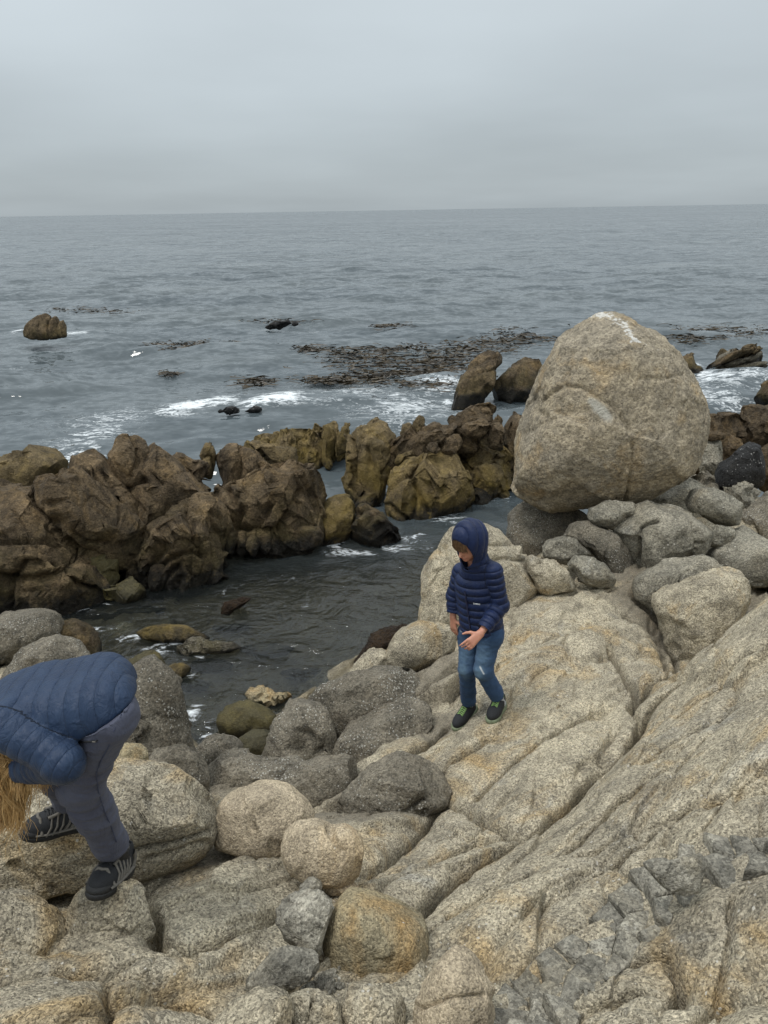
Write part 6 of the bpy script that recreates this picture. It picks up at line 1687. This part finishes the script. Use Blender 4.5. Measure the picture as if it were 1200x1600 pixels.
# plates of the dike: polygons split from a band, each its own tilted prism
seeds = []
s = 0.02
while s < cum[-1]:
    nr = 3 if rr.rand() < .6 else 2
    for r_ in range(nr): seeds.append((s + rr.normal() * .012, (r_ - (nr - 1) / 2) * .25 / nr + rr.normal() * .012))
    s += .055 + .05 * rr.rand()
seeds = np.array(seeds)
for i, c in enumerate(seeds):
    hw = .125 + .02 * math.sin(c[0] * 9)
    poly = [np.array(q) for q in ((c[0] - .12, -hw), (c[0] + .12, -hw), (c[0] + .12, hw), (c[0] - .12, hw))]
    for j, o in enumerate(seeds):
        if j != i and abs(o[0] - c[0]) < .3: 
            sh_ = np.array([1.0, 1.0]); poly = clip_poly(poly, (c + o) / 2, unit(o - c))
            if len(poly) < 3: break
    if len(poly) < 3: continue
    ctr = np.mean(poly, axis=0)
    ring = [ctr + (q - ctr) * .985 for q in poly]
    W = [dike_pt(*q) for q in ring]; W2 = [dike_pt(*(ctr + (q - ctr) * .86)) for q in ring]; wc = dike_pt(*ctr)
    n = len(W)
    zc = height_at(*wc) + .019 + .011 * rr.normal(); tx, ty = rr.normal(size=2) * .10
    zt = lambda p: min(zc + tx * (p[0] - wc[0]) + ty * (p[1] - wc[1]), zc + .03)
    vs_ = [(p[0], p[1], zt(p) - .16) for p in W] + [(p[0], p[1], zt(p) - .010) for p in W] + [(p[0], p[1], zt(p)) for p in W2] + [(wc[0], wc[1], zc + .004)]
    fs_ = []
    for k in range(n):
        k2 = (k + 1) % n
        for lv in (0, 1):
            a0, a1, b0, b1 = lv * n + k, lv * n + k2, (lv + 1) * n + k, (lv + 1) * n + k2
            fs_ += [(a0, a1, b1), (a0, b1, b0)]
        fs_.append((2 * n + k, 2 * n + k2, 3 * n))
    add_obj('dike_plate', mesh_from('dike_plate', np.array(vs_), np.array(fs_), False), MAT['dike'], bed)
# pale flake at the bend of the dike
stone('flake', None, None, [(998,1350),(1012,1342),(1060,1340),(1100,1332),(1106,1350),(1095,1395),(1060,1398),(1030,1385)], 'dike', parent=bed, depth=.35, sub=5, facets=4, sink=.05, push=.1, fine=.008)
# loose rubble in the hollow beside the ochre boulder and along the foot of the dike
parts = []
for j in range(130):
    if j < 60: c = hit(470 + 60 * rr.rand(), 1515 + 32 * rr.rand())
    else:
        t = rr.rand(); c = hit(800 + 150 * t + rr.normal() * 6, 1598 - 90 * t + rr.normal() * 5)
    sz = .005 + .014 * rr.rand() ** 2
    c = np.r_[c[:2], height_at(c[0], c[1]) + sz * .4]
    A = frame(rr.normal(size=3), [0, 0, 1])
    v, f = ico(2)
    n = rr.normal(size=(9, 3)); n /= np.linalg.norm(n, axis=1)[:, None]
    r = (np.maximum(v @ n.T / .8, 1e-6) ** 10).sum(1) ** (-.1)
    parts.append((c + (v * np.clip(r, .5, 1.4)[:, None] * np.array([1.3, 1, .7]) * sz) @ A, f))
v, f = join(parts)
add_obj('rubble', mesh_from('rubble', v, f, False), MAT['dike'], label='loose grey stone chips in the hollow beside the ochre boulder', cat='rubble', kind='stuff')

# kelp floating beyond the surf
m = NT('kelp'); P = m.pos()
MAT['kelp'] = m.done(m.bsdf(m.mix(m.rng(m.noise(P, 1.5, 4, .6), .35, .65), (0.022, 0.016, 0.008), (0.055, 0.036, 0.012)), 0.4, None, 0.4))
KELP = [(640,575,95,13,650),(560,560,60,9,420),(700,560,60,10,420),(510,596,40,4,300),(400,598,22,4,200),(263,585,10,3,90),(300,541,50,4,260),(250,543,20,3,110),(360,540,30,3,120),(600,545,80,5,420),(480,547,20,3,150),(690,585,40,6,320),(780,535,50,5,260),(590,590,60,5,360),
        (1120,520,80,6,420),(1080,530,40,5,200),(820,520,60,6,260),(740,545,60,6,300),(600,512,20,2,60),(130,485,50,3,110),(180,487,30,2,60),(440,503,40,3,120),(660,598,60,6,220),(610,510,30,2,70),(850,528,40,5,160)]
vs, fs = [], []
rr = np.random.RandomState(77)
for kx, ky, ra, rb, n in KELP:
    for j in range(int(n * .55)):
        c = at_z(kx + ra * rr.normal() * .6, ky + rb * (round(rr.normal() * 1.6) / 1.6 + rr.normal() * .12) * .8, 0.0)
        L = (.15 + .5 * rr.rand() ** 2); wd = .006 + .012 * rr.rand(); th = rr.normal() * .3 + (math.pi if rr.rand() < .5 else 0)
        d = np.array([math.cos(th), math.sin(th), 0]); s_ = np.array([-d[1], d[0], 0])
        rise = .02 + .05 * rr.rand() ** 2 if rr.rand() < .25 else .004
        b = len(vs)
        for t, zz in ((0, .0), (.35, rise * .8), (.7, rise), (1, rise * .2)):
            wv = wd * (1 - .6 * abs(t - .4))
            p = c + d * L * (t - .5) + np.array([0, 0, zz + .03])
            vs.append(p + s_ * wv + np.array([0, 0, .02 * rr.normal()])); vs.append(p - s_ * wv)
        for q in range(3):
            fs.append((b + 2 * q, b + 2 * q + 1, b + 2 * q + 3, b + 2 * q + 2))
add_obj('kelp', mesh_from('kelp', np.array(vs), np.array(fs), False), MAT['kelp'], label='dark brown kelp fronds floating in a broad patch beyond the surf', cat='kelp', kind='stuff')
